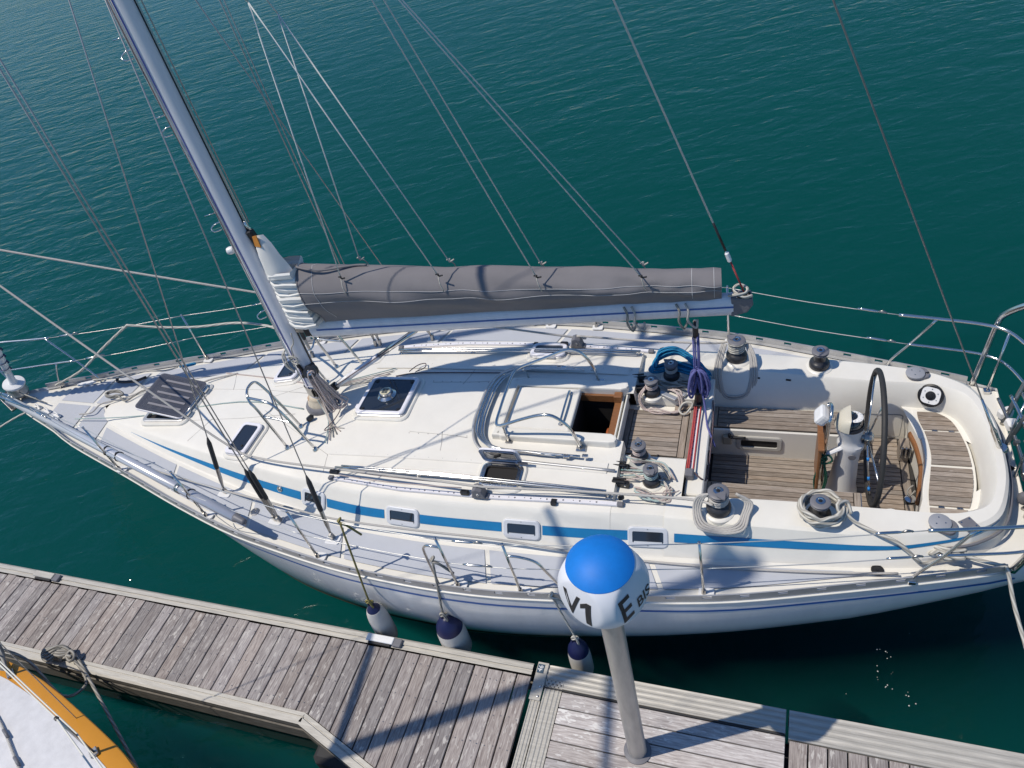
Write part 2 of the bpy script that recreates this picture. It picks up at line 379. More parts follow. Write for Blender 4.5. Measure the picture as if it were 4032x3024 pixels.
def hull():
    us = [-5.02, -4.95, -4.8, -4.6] + [-4.4 + .2 * i for i in range(58)]
    us = [u for u in us if u < 6.95] + [6.95]
    WL = smooth_table([(-5.02, 0), (-4.2, .0), (-3.6, .14), (-2.6, .50), (-1.6, .88), (-.97, 1.12), (-.22, 1.40), (.65, 1.58), (1.49, 1.65), (2.1, 1.65), (2.89, 1.57), (3.9, 1.38), (4.86, 1.08), (5.8, .74), (6.6, .44), (6.95, .30)])
    KZ = smooth_table([(-5.02, 1.35), (-4.9, 1.1), (-4.6, .6), (-4.2, .05), (-3.6, -.25), (-2, -.48), (0, -.6), (2, -.6), (3.6, -.5), (5, -.22), (5.8, .0), (6.95, .38)])
    ex = lambda u: lerp([(-5, .95), (-1, 1.05), (.5, 1.8), (2, 2.4)], u)
    rows = []
    for u in us:
        w = wd(u); wl = min(lerp(WL, u), w); zs = sheer(u); kz = min(lerp(KZ, u), zs - .02); row = []
        zw = max(0.02, kz + .06)
        half = []
        for k in range(15):
            if k <= 8:
                t = k / 8; z = zs + (zw - zs) * t
                v = w + (wl - w) * (t ** ex(u)) + .03 * math.sin(math.pi * t) * max(0, min(1, (u + 1) / 2))
            else:
                t = (k - 8) / 6; z = zw + (kz - zw) * math.sin(t * math.pi / 2); v = wl * math.cos(t * math.pi / 2)
            half.append((v, z))
        rows.append([(u, -v, z) for v, z in half] + [(u, v, z) for v, z in half[-2::-1]])
    o = grid("hull", rows, hullm, boat)
    # transom
    n = len(rows[-1]); last = rows[-1]
    top = [(7.05 - .0 * abs(v), v, z) for (_, v, z) in last]
    tr = mesh("transom", [(u + .12 * (1.28 - z) * 0, v, z) for u, v, z in last], [tuple(range(n))], hullm, boat)
    # weed and scum line at the waterline
    for sg in (-1, 1):
        r0 = []
        for u in us[6:]:
            if lerp(KZ, u) > -.05: continue
            w = wd(u); wl = min(lerp(WL, u), w); zs = sheer(u); row = []
            for z in (-.02, .03, .065 + .012 * math.sin(u * 7) + .008 * math.sin(u * 19)):
                t = min(1, (zs - z) / (zs - .02)); v = w + (wl - w) * (t ** ex(u)) + .03 * math.sin(math.pi * t) * max(0, min(1, (u + 1) / 2)); row.append((u, sg * (v + .004), z))
            r0.append(row)
        grid("waterline_stain", r0, mat("weed_line", (.10, .11, .07), .8, var=.5, vscale=12) if "weed_line" not in MATS else MATS["weed_line"], boat, flip=(sg < 0))
    # blue pinstripe below the rail on both sides
    for sg in (-1, 1):
        r0 = []
        for u in us[3:-1]:
            w = wd(u); wl = min(lerp(WL, u), w); zs = sheer(u); zw = max(.02, min(lerp(KZ, u), zs - .02) + .06); pts = []
            for dz in (.16, .185):
                t = dz / (zs - zw); v = w + (wl - w) * (t ** ex(u)) + .03 * math.sin(math.pi * t) * max(0, min(1, (u + 1) / 2)); pts.append((u, sg * (v + .003), zs - dz))
            r0.append(pts)
        grid("pinstripe", r0, pinblue, boat, flip=(sg > 0))
hull()
def deck():
    us = [-5.0, -4.9, -4.75, -4.6] + [-4.4 + .2 * i for i in range(58)]
    us = [u for u in us if u <= 6.8] + [6.95]
    for sg in (-1, 1):
        rows = []
        for u in us:
            i = max(0., s0(u) - .10) if u > -3.3 else 0.
            if u > 5.9: i = max(0, min(i, 1.03))
            if u > 6.2: i = .3
            if u > 6.6: i = 0.
            w = max(wd(u) - .012, i + .001)
            rows.append([(u, sg * (i + (w - i) * k / 4), zd(u) + .012 * (1 - k / 4)) for k in range(5)])
        grid("side_deck", rows, gel, boat, flip=(sg < 0))
    # non-skid panels with white margins between
    def panel(ua, ub, fi, fo, sg, sk=.12):
        n = 8; A = []; B = []
        for k in range(n + 1):
            t = k / n; ui = ua + (ub - ua) * t; A.append((ui, fi(ui))); uo = ui + sk; B.append((uo, fo(uo)))
        c = .03
        poly = A[::1] + B[::-1]
        poly = [(x, sg * y) for x, y in poly]
        z = max(zd(A[0][0]), zd(A[-1][0]))
        V = []; F = []
        for t in range(n + 1):
            for p, in ((A[t],), (B[t],)):
                V.append((p[0], sg * p[1], zd(p[0]) + .016))
        for t in range(n): 
            q = (2 * t, 2 * t + 1, 2 * t + 3, 2 * t + 2); F.append(q if sg > 0 else q[::-1])
        o = mesh("deck_panel", V, F, nonskid, boat)
        return o
    fi = lambda u: s0(u) + .05
    fo = lambda u: wd(u) - .115
    for sg in (-1, 1):
        for ua, ub in ((-3.1, -1.72), (-1.67, -.47), (-.42, .77), (.82, 2.33), (2.38, 3.87), (3.92, 5.55)):
            panel(ua, ub, fi, fo, sg, .12)
        panel(-4.15, -3.62, lambda u: .025, fo, sg, .02)
        panel(-3.57, -3.16, lambda u: .03 + .25 * max(0, (u + 3.4)) / .25 if u > -3.4 else .03, fo, sg, .04)
deck()
def toe_rail():
    """perforated aluminium toe rail: foot strip, top strip and the webs between the slots"""
    for sg in (-1, 1):
        V = []; F = []
        def quad(P):
            b0 = len(V); V.extend(P); F.append((b0, b0 + 1, b0 + 2, b0 + 3) if sg < 0 else (b0 + 3, b0 + 2, b0 + 1, b0))
        def pt(u, off, z): return (u, sg * max(0.002, wd(u) + off), sheer(u) + z)
        u = -4.55; st = .075; k = 0
        while u < 6.7:
            v = min(u + st, 6.7)
            bands = [(-.03, .012), (.046, .056)]
            slot = (k % 4 == 3)
            if not slot: bands = [(-.03, .056)]
            for z0, z1 in bands:
                quad([pt(u, .004, z0), pt(v, .004, z0), pt(v, .004, z1), pt(u, .004, z1)])
                quad([pt(v, -.008, z0), pt(u, -.008, z0), pt(u, -.008, z1), pt(v, -.008, z1)])
                quad([pt(u, .004, z1), pt(v, .004, z1), pt(v, -.008, z1), pt(u, -.008, z1)])
                if slot and z1 < .03: pass
            quad([pt(u, -.008, -.018), pt(v, -.008, -.018), pt(v, -.05, -.018), pt(u, -.05, -.018)])
            u = v; k += 1
        mesh("toe_rail", V, F, alud, boat)
        # white rubbing strake under it
        tube("rubbing_strake", [(x, sg * (wd(x) + .006), sheer(x) - .055) for x in [-4.8 + .23 * i for i in range(51)]], .010, gel, boat, 6)
toe_rail()
def coachroof():
    us = [-3.34, -3.30, -3.24, -3.15, -3.0] + [-2.8 + .2 * i for i in range(29)] + [2.95] + [3.0 + .1 * i for i in range(5)]
    us = [u for u in us if u <= 3.45] + [3.52]
    def prof(u):
        a, b, h, z = s0(u), s1(u), hs(u), zd(u)
        P = [(a + .03, z + .002), (a, z + .012)]
        for f in (.08, .3, .6, .88, .97): P.append((a + (b - a) * f, z + h * f))
        P.append((b - .012, z + h + .004))
        vs = [(b - .012) * (1 - k / 8) for k in range(1, 9)]
        if u > 2: vs[5] = .33
        for v in vs: P.append((v, roof(u, v)))
        return P
    rows = []
    for u in us:
        h = prof(u); rows.append([(u, -v, z) for v, z in h] + [(u, v, z) for v, z in h[-2::-1]])
    # companionway opening is left out of the sheet
    V = [p for r in rows for p in r]; n = len(rows[0]); F = []
    for i in range(len(rows) - 1):
        for k in range(n - 1):
            uc = (us[i] + us[i + 1]) / 2; vc = (rows[i][k][1] + rows[i][k + 1][1]) / 2
            if uc > 2.95 and abs(vc) < .33: continue
            F.append((i * n + k, i * n + k + 1, (i + 1) * n + k + 1, (i + 1) * n + k)[::-1])
    o = mesh("coachroof", V, F, gelroof, boat, True); sharp(o, 28)
    # aft faces of the roof and the winch ledges behind it
    for sg in (-1, 1):
        us2 = [3.522 + .1 * i for i in range(7)]; rows = []
        for u in us2:
            a, b, h, z = s0(u), s1(u), hs(u), zd(u); ft_ = 1.
            P = [(a + .03, z + .002), (a, z + .012)] + [(a + (b - a) * f * ft_, z + h * f * ft_) for f in (.1, .4, .7, .93)]
            P += [(b - .012, z + h + .004), (b - .12, z + h + .012), (b - .15, 1.552), (.42, 1.552), (.40, 1.54), (.385, 1.20)]
            rows.append([(u, sg * v, zz) for v, zz in P])
        o = grid("winch_ledge", rows, gel, boat, flip=(sg < 0)); sharp(o, 28)
        u = 3.522; pts = [(u, sg * v, roof(u, v)) for v in (.33, .5, .7, .9, s1(u))]
        V = pts + [(p[0] + .012, p[1], 1.545) for p in pts]
        mesh("roof_end", V, [(i, i + 1, i + 6, i + 5) if sg > 0 else (i + 5, i + 6, i + 1, i) for i in range(4)], gel, boat)
coachroof()
def coaming():
    """cockpit coaming: one U round the cockpit, lofted from outlines of half the plan"""
    def half(T, z):
        """z: a number or a table over u"""
        zz = (lambda u: lerp(z, u)) if isinstance(z, list) else (lambda u: z)
        return catmull([(a, b, zz(a)) for a, b in T], 6)
    Z1 = [(4.0, 1.562), (4.84, 1.545), (5.7, 1.51), (6.2, 1.50)]
    Z2 = [(4.0, 1.578), (4.84, 1.562), (5.7, 1.53), (6.2, 1.522)]
    Z3 = [(4.0, 1.555), (4.84, 1.54), (5.7, 1.505), (6.2, 1.49)]
    a = half([(4.0, 1.36), (4.84, 1.305), (5.7, 1.22), (6.2, 1.13), (6.50, 1.03), (6.75, .80), (6.86, .38), (6.88, 0)], 1.247)
    a2 = half([(4.0, 1.33), (4.84, 1.275), (5.7, 1.20), (6.2, 1.11), (6.48, 1.01), (6.73, .78), (6.84, .37), (6.86, 0)], 1.262)
    m = half([(4.0, 1.135), (4.84, 1.115), (5.7, 1.075), (6.2, .995), (6.47, .905), (6.68, .735), (6.79, .36), (6.81, 0)], Z1)
    m2 = half([(4.0, 1.105), (4.84, 1.085), (5.7, 1.045), (6.2, .97), (6.44, .885), (6.65, .715), (6.765, .35), (6.785, 0)], Z2)
    i1 = half([(4.0, .89), (4.84, .83), (5.7, .795), (6.2, .785), (6.44, .745), (6.62, .62), (6.71, .30), (6.72, 0)], Z2)
    i2 = half([(4.0, .87), (4.84, .81), (5.7, .775), (6.2, .765), (6.42, .725), (6.60, .60), (6.69, .29), (6.70, 0)], Z3)
    i3 = half([(4.0, .77), (4.84, .725), (5.7, .725), (6.2, .725), (6.40, .69), (6.56, .56), (6.645, .27), (6.66, 0)], 1.34)
    i4 = half([(4.0, .71), (4.84, .67), (5.7, .705), (6.2, .71), (6.39, .675), (6.55, .545), (6.63, .26), (6.645, 0)], 1.18)
    i5 = half([(4.0, .71), (4.84, .67), (5.7, .72), (6.2, .72), (6.385, .67), (6.545, .54), (6.625, .26), (6.64, 0)], .77)
    rows = []
    for r in (a, a2, m, m2, i1, i2, i3, i4, i5):
        rows.append([(p.x, -p.y, p.z) for p in r] + [(p.x, p.y, p.z) for p in r[-2::-1]])
    global COAM; COAM = (a2, m)
    o = grid("cockpit_coaming", rows, gel, boat); sharp(o, 30)
    # grey gutter line round the stern of the coaming
    tube("coaming_gutter", [(p.x + .012, -p.y, 1.40) for p in half([(6.2, 1.06), (6.48, .965), (6.71, .76), (6.82, .37), (6.84, 0)], 0)] + [(p.x + .012, p.y, 1.40) for p in half([(6.2, 1.06), (6.48, .965), (6.71, .76), (6.82, .37), (6.84, 0)], 0)[-2::-1]], .012, greypl, boat, 6)
coaming()
def stripes():
    def fb(u): return lerp([(-2.66, .5), (-2.0, .42), (-1, .36), (0, .34), (1.3, .38), (2.5, .40), (4, .41), (5.2, .46), (5.9, .58)], u)
    def ft(u): return lerp([(-2.66, .52), (-2.0, .55), (-1, .59), (0, .60), (1.3, .61), (2.5, .62), (4, .64), (5.2, .68), (5.9, .70)], u)
    for sg in (-1, 1):
        us = [-2.66 + .05 * i for i in range(132)]
        rows = []
        for u in us:
            if u <= 3.9: rows.append([side(u, fb(u) + (ft(u) - fb(u)) * k / 3, .004, sg) for k in range(4)])
        # on along the coaming and up round the quarter
        A, B = COAM; n = len(A)
        for i in range(n):
            u = A[i].x
            if u < 3.99 or u > 6.72: continue
            if u < 5.9: f0, f1 = fb(u), ft(u)
            else: t = (u - 5.9) / .82; f0, f1 = .58 + .36 * t, .70 + .29 * t
            d = Vector((A[i].x - 5.0, A[i].y * 1.6, 0)).normalized(); row = []
            if u < 5.6: d = Vector((0, 1, 0))
            for k in range(4):
                p = A[i].lerp(B[i], f0 + (f1 - f0) * k / 3); row.append((p.x + d.x * .006, sg * (p.y + d.y * .006), p.z + .004))
            rows.append(row)
        runs = [[]]
        for row in rows:
            if any(abs(row[0][0] - pu) < pw for pu, pw in ((.37, .14), (1.45, .16), (2.69, .16), (3.86, .16))):
                if runs[-1]: runs.append([])
            else: runs[-1].append(row)
        for run in runs:
            if len(run) > 1: grid("side_stripe", run, blue, boat, flip=(sg < 0))
stripes()
#@@BOAT2@@
# ------------------------------------------------------------------ cockpit
def slat_run(parent, u0, u1, v0, v1, z, m=teak, w=.05, g=.007, h=.014, fu=None):
    """teak slats laid fore and aft; fu(v) may give each slat its own ends"""
    n = max(1, int((v1 - v0 + g) / (w + g))); sw = (v1 - v0 - g * (n - 1)) / n
    for k in range(n):
        v = v0 + sw / 2 + k * (sw + g); a, b = fu(v) if fu else (u0, u1)
        if b - a < .04: continue
        if fu:
            a0, b0 = fu(v - sw / 2); a1, b1 = fu(v + sw / 2)
            prism("slat", [(a0, v - sw / 2), (b0, v - sw / 2), (b1, v + sw / 2), (a1, v + sw / 2)], z, z + h, m, parent, bevel=.002)
        else: box("slat", ((a + b) / 2, v, z + h / 2), (b - a, sw, h), m, parent, bevel=.002)
def cockpit():
    ck = empty("cockpit_sole", (0, 0, 0), parent=boat)
    box("sole_base", (5.22, 0, .765), (2.0, 1.5, .03), mat("caulking", (.03, .028, .026), .8), ck)
    slat_run(ck, 4.30, 6.10, -.71, .71, .782)
    box("margin_board", (6.145, .33, .789), (.07, .72, .016), teakv, ck, bevel=.002)
    box("margin_board", (6.145, -.42, .789), (.07, .56, .016), teakv, ck, bevel=.002)
    lathe("speaker_grille", [(.05, 0), (.05, .008), (.04, .012), (0, .012)], steel, ck, 20, (6.16, -.07, .798))
    fh = lathe("foot_hatch", [(.085, 0), (.085, .012), (.065, .014), (0, .013)], white, ck, 24, (5.98, -.30, .80))
    lathe("hatch_ring", [(.062, 0), (.066, .004), (.058, .005)], black, ck, 24, (5.98, -.30, .813))
    for sg in (-1, 1):
        st = empty("cockpit_seat", parent=boat)
        box("seat_base", (4.97, sg * .515, .98), (1.42, .335, .40), gel, st, bevel=.012)
        box("caulking_sheet", (4.975, sg * .515, 1.1815), (1.39, .305, .004), MATS["caulking"], st)
        slat_run(st, 4.345, 5.605, *sorted((sg * .372, sg * .658)), 1.184)
        box("margin_board", (4.31, sg * .515, 1.191), (.055, .29, .014), teakv, st, bevel=.002)
        box("margin_board", (5.64, sg * .515, 1.191), (.055, .29, .014), teakv, st, bevel=.002)
        if sg > 0:
            fr = frame_ring("locker_frame", rrect(.46, .20, .05), rrect(.36, .105, .02), 0, .016, mat("locker_grey", (.48, .47, .44), .5), st, (4.76, .347, 1.0), (R(90), 0, 0))
            box("locker_shade", (4.76, .3455, 1.0), (.355, .004, .10), dark, st)  # flat dark plate painted as the shade inside the locker opening
            tube("winch_handle", [(4.47, .31, 1.15), (4.47, .31, 1.11), (4.50, .31, 1.105), (4.63, .31, 1.105)], .016, black, st, 8, 4)
            box("handle_pocket", (4.445, .32, 1.06), (.09, .05, .12), mat("pocket", (.34, .31, .25), .6), st, bevel=.01)
    # helm seat: curved box with slats
    hm = empty("helm_seat", parent=boat)
    back = catmull([(6.05, .71, 0), (6.2, .70, 0), (6.37, .665, 0), (6.53, .54, 0), (6.61, .26, 0), (6.63, 0, 0)], 5)
    back = [(p.x, p.y) for p in back]; bk = back + [(a, -b) for a, b in back[-2::-1]]
    front = catmull([(6.16, -.70, 0), (6.165, -.4, 0), (6.21, -.1, 0), (6.235, .1, 0), (6.215, .35, 0), (6.17, .55, 0), (6.17, .70, 0)], 5)
    poly = [(p.x, p.y) for p in front] + [p for p in bk if p[0] > 6.18]
    prism("seat_box", poly, .77, 1.255, gel, hm, bevel=.012)
    FT = sorted([(p.y, p.x) for p in front]); BT = sorted([(b, a) for a, b in bk])
    def ends(v): return lerp(FT, v) + .05, min(lerp(BT, v) - .03, 6.60)
    for v0, v1 in ((.415, .645), (-.02, .39), (-.50, -.055), (-.64, -.53)):
        slat_run(hm, 0, 0, v0, v1, 1.258, w=.048, fu=ends)
    for v in (.402, -.517):
        a, b = ends(v); 
        for t in (.3, .78): box("hinge", (a + (b - a) * t, v, 1.266), (.045, .022, .014), steeld, hm, bevel=.002)
    box("foot_chock", (6.13, .47, .90), (.09, .14, .20), teakv, hm, bevel=.006)
    for k in range(3): box("chock_bar", (6.10 + .035 * k, .38, .96), (.02, .03, .14), steel, hm, bevel=.004)
    pts = [(p.x - .012, p.y, 1.08) for p in front[6:-6]]
    tube("toe_rail_trim", pts, .02, wood, hm, 6, flat=2.2)
    tube("lanyard", [(6.17, -.13, 1.0), (6.12, -.18, .98), (6.10, -.15, 1.02), (6.15, -.10, 1.04)], .008, r_grey, hm, 6, 4)
    # coaming wall fittings
    dp = frame_ring("wall_locker", rrect(.38, .30, .03), rrect(.368, .288, .026), 0, .004, mat("seam_grey", (.22, .22, .22), .7), boat, (5.93, .700, 1.0), (R(86), 0, 0), .001)
    iv = empty("instrument_pod", parent=boat); nv = Vector((-.30, -.82, .48)).normalized(); tv = Vector((nv.y, -nv.x, 0)).normalized()
    iv.matrix_local = Matrix.Translation((6.32, .715, 1.43)) @ Matrix((tv, nv.cross(tv), nv)).transposed().to_4x4()
    lathe("bezel", [(.115, 0), (.115, .012), (.10, .018), (.095, .012)], black, iv, 28)
    prism("face", rrect(.165, .165, .05), .008, .016, white, iv)
    lathe("knob", [(.045, .016), (.045, .022), (.02, .026), (.018, .04), (0, .042)], black, iv, 20)
    for a in range(6): lathe("screw", [(.006, .016), (.005, .019), (0, .019)], steeld, iv, 8, (.066 * math.cos(R(60 * a + 30)), .066 * math.sin(R(60 * a + 30)), 0))
    for uu, vv in ((4.72, .80), (5.02, .785)):
        e = box("drain_slot", (uu, vv, 1.50), (.05, .008, .02), black, boat, rot=(R(-20), 0, R(-8)), bevel=.003)
    # bridge deck, traveller beam
    bd = empty("bridge_deck", parent=boat)
    box("bridge_base", (3.79, 0, 1.30), (.72, .77, .27), gel, bd)
    box("caulking_sheet", (3.765, 0, 1.437), (.64, .62, .004), MATS["caulking"], bd)
    slat_run(bd, 3.52, 4.01, -.30, .30, 1.44)
    box("margin_board", (3.48, 0, 1.447), (.065, .62, .014), teakv, bd, bevel=.002)
    box("margin_board", (4.048, 0, 1.447), (.062, .62, .014), teakv, bd, bevel=.002)
    for sg in (-1, 1): box("corner_board", (4.0, sg * .365, 1.443), (.15, .07, .012), teak, bd, bevel=.002)
    tb = empty("traveller", parent=boat)
    box("beam", (4.215, 0, 1.29), (.17, 1.56, .40), gel, tb, bevel=.012)
    box("teak_pad", (4.118, 0, 1.475), (.05, 1.1, .05), teakv, tb, bevel=.004)
    box("track", (4.165, 0, 1.505), (.045, 1.16, .03), alu, tb, bevel=.003)
    for k in range(12): lathe("track_bolt", [(.006, 0), (.006, .003), (0, .003)], greypl, tb, 6, (4.165, -.5 + .085 * k, 1.5205))
    box("traveller_car", (4.165, .37, 1.545), (.085, .16, .05), black, tb, bevel=.008)
    for sg in (-1, 1): box("end_stop", (4.165, sg * .575, 1.53), (.08, .09, .085), greypl, tb, bevel=.012)
    for du, v0 in ((-.03, .31), (-.012, .31), (.03, .31)): tube("control_line", [(4.165 + du, v0, 1.545), (4.165 + du * .9, 0, 1.535), (4.165 + du, -.55, 1.545)], .0085, r_red, tb, 6, 3)
    tube("control_tail", [(4.2, -.56, 1.545), (4.28, -.60, 1.50), (4.31, -.5, 1.40), (4.325, -.2, 1.45), (4.32, .2, 1.47), (4.30, .44, 1.50)], .008, r_dark, tb, 6, 5)
    for k, (v, r) in enumerate(((-.36, .07), (-.17, .07), (.03, .05), (.22, .06))):
        lathe("instrument_dial", [(r, 0), (r, .012), (r * .85, .018), (r * .8, .012), (0, .012)], black, tb, 24, (4.301, v, 1.32), (0, R(90), 0))
    # companionway
    cw = empty("companionway", parent=boat)
    zt = 1.735
    for sg in (-1, 1):
        prism("hatch_coaming", [(2.27, sg * .31), (3.40, sg * .31), (3.455, sg * .335), (3.47, sg * .37), (3.455, sg * .415), (3.40, sg * .43), (2.30, sg * .43), (2.23, sg * .40)][::sg], 1.56, zt, gel, cw, bevel=.018)
    prism("hatch_coaming", [(2.20, -.42), (2.285, -.42), (2.285, .42), (2.20, .42)], 1.57, zt, gel, cw, bevel=.018)
    box("sliding_hatch", (2.64, 0, 1.70), (.66, .60, .05), gelroof, cw, bevel=.012)
    box("hatch_lip", (2.965, 0, 1.69), (.035, .60, .075), gel, cw, bevel=.008)
    tube("hatch_grab_rail", [(2.88, -.22, 1.725), (2.88, -.21, 1.765), (2.88, 0, 1.775), (2.88, .21, 1.765), (2.88, .22, 1.725)], .013, steel, cw, 8, 4)
    for sg in (-1, 1): lathe("rail_foot", [(.028, 0), (.026, .008), (.015, .012)], steel, cw, 14, (2.88, sg * .22, 1.725))
    box("cabin_void", (3.17, 0, .75), (.40, .60, .03), dark, cw)  # dark plates carry the cabin's shade in their colour
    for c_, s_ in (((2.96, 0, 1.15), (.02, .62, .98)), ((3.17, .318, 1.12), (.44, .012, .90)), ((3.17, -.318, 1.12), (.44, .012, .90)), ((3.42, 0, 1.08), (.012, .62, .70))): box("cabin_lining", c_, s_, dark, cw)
    box("teak_trim", (3.17, .296, 1.61), (.42, .03, .09), wood, cw, bevel=.004)
    box("teak_trim", (3.375, 0, 1.565), (.075, .60, .10), wood, cw, bevel=.006)
    box("teak_trim", (3.375, .265, 1.64), (.085, .08, .12), wood, cw, bevel=.006)
    for du in (.42, .455): box("washboard_slot", (3.0 + du, 0, 1.56), (.016, .66, .16), gel, cw, bevel=.004)
    st = tube("ladder_grip", [(3.30, -.16, 1.36), (3.30, -.10, 1.45), (3.30, -.02, 1.46), (3.30, .02, 1.40), (3.30, -.04, 1.33), (3.30, -.13, 1.33)], .022, mat("grip_orange", (.34, .09, .025), .5), cw, 8, 5, True)
    # folded sprayhood frame round the hatch
    sp = empty("sprayhood_frame", parent=boat)
    for k, (d, z, rr) in enumerate(((.0, 1.70, .013), (.026, 1.71, .012), (.048, 1.70, .011), (.066, 1.72, .010))):
        P = [(3.15 - .12 * k, -.60 - d * .3, z), (2.6, -.585 - d * .3, z), (2.28, -.56 - d * .5, z), (2.12 - d, -.44, z + .01), (2.06 - d, -.2, z + .02), (2.05 - d, .05, z + .02), (2.06 - d, .28, z + .02), (2.13 - d, .47, z + .01), (2.30, .59 + d * .5, z), (2.6, .61 + d * .3, z), (2.95 - .1 * k, .61 + d * .3, z)]
        tube("folded_bow", P, rr, steel, sp, 8, 5)
    tube("base_track", [(3.50, -.705, 1.655), (2.6, -.68, 1.665), (2.25, -.645, 1.675), (2.04, -.50, 1.685), (1.95, -.25, 1.70), (1.94, .05, 1.70), (1.95, .3, 1.70), (2.03, .53, 1.685), (2.25, .67, 1.675), (2.7, .70, 1.665)], .016, alud, sp, 6, 5, flat=.5)
    tube("grab_hoop", [(3.12, -.46, 1.68), (3.08, -.455, 1.84), (3.02, -.45, 1.97), (2.90, -.445, 2.075), (2.76, -.44, 2.07), (2.55, -.435, 1.985), (2.34, -.43, 1.885), (2.27, -.38, 1.86), (2.255, -.2, 1.86), (2.25, .1, 1.87), (2.26, .32, 1.88), (2.31, .41, 1.89), (2.42, .44, 1.925), (2.62, .455, 2.01), (2.83, .46, 2.11), (2.95, .465, 2.105), (3.04, .47, 2.01), (3.10, .475, 1.86), (3.13, .48, 1.68)], .016, steel, sp, 10, 4)
    for u, v in ((3.12, -.46), (3.13, .48)): box("hoop_plate", (u + .01, v, roof(u, v) + .006), (.10, .09, .012), steel, sp, bevel=.003)
    for v in (-.40, .41):
        tube("hoop_stay", [(2.34, v, 1.88), (2.36, v * 1.08, 1.78), (2.38, v * 1.1, roof(2.38, v) + .01)], .011, steel, sp, 8, 3); box("hoop_plate", (2.38, v * 1.1, roof(2.38, v) + .006), (.07, .05, .01), steeld, sp, bevel=.003)
    for u, v in ((3.02, -.62), (3.2, -.60), (3.05, .62), (2.72, .63)): box("joint_fitting", (u, v, 1.71), (.06, .035, .035), steel, sp, bevel=.006)
cockpit()
# ------------------------------------------------------------------ hatches and portlights
def make_hatch(name, u, v, w, h, r=.05, tilt=0., lid_only=False, clear=False, pivot='aft', zrot=0., roofz=None, ang=0.):
    e = empty(name, (u, v, roofz if roofz is not None else roof(u, v)), zrot, parent=boat)
    nx = math.atan2(roof(u + .1, v) - roof(u - .1, v), .2); ny = math.atan2(roof(u, v + .05) - roof(u, v - .05), .1)
    e.rotation_euler = (ny, -nx, zrot)
    # moulded plinth
    frame_ring("plinth", rrect(w + .13, h + .13, r + .05), rrect(w + .03, h + .03, r + .01), -.03, .018, gel, e, bev=.012)
    frame_ring("frame", rrect(w + .05, h + .05, r + .02), rrect(w - .045, h - .045, r * .7), 0, .036, alud if not clear else steel, e)
    return e
def lid(e, w, h, r, T, glassm=glass, z=.038, hinge=True):
    L_ = empty("lid", parent=e); L_.matrix_local = T
    # frame and pane are sub-parts of the hatch: parent them to the hatch with the lid's transform
    f = frame_ring("lid_frame", rrect(w + .03, h + .03, r + .01), rrect(w - .05, h - .05, r * .75), 0, .026, alu, e); f.matrix_local = T
    p = prism("lid_pane", rrect(w - .048, h - .048, r * .75), .006, .014, glassm, e); p.matrix_local = T
    bpy.data.objects.remove(L_)
    return f, p
clearg = bpy.data.materials.new("clear_acrylic"); clearg.use_nodes = True
_p = clearg.node_tree.nodes["Principled BSDF"]; _p.inputs["Base Color"].default_value = (.10, .105, .13, 1); _p.inputs["Roughness"].default_value = .04; _p.inputs["Alpha"].default_value = .62; _p.inputs["Specular IOR Level"].default_value = .7
I4 = Matrix.Identity(4)
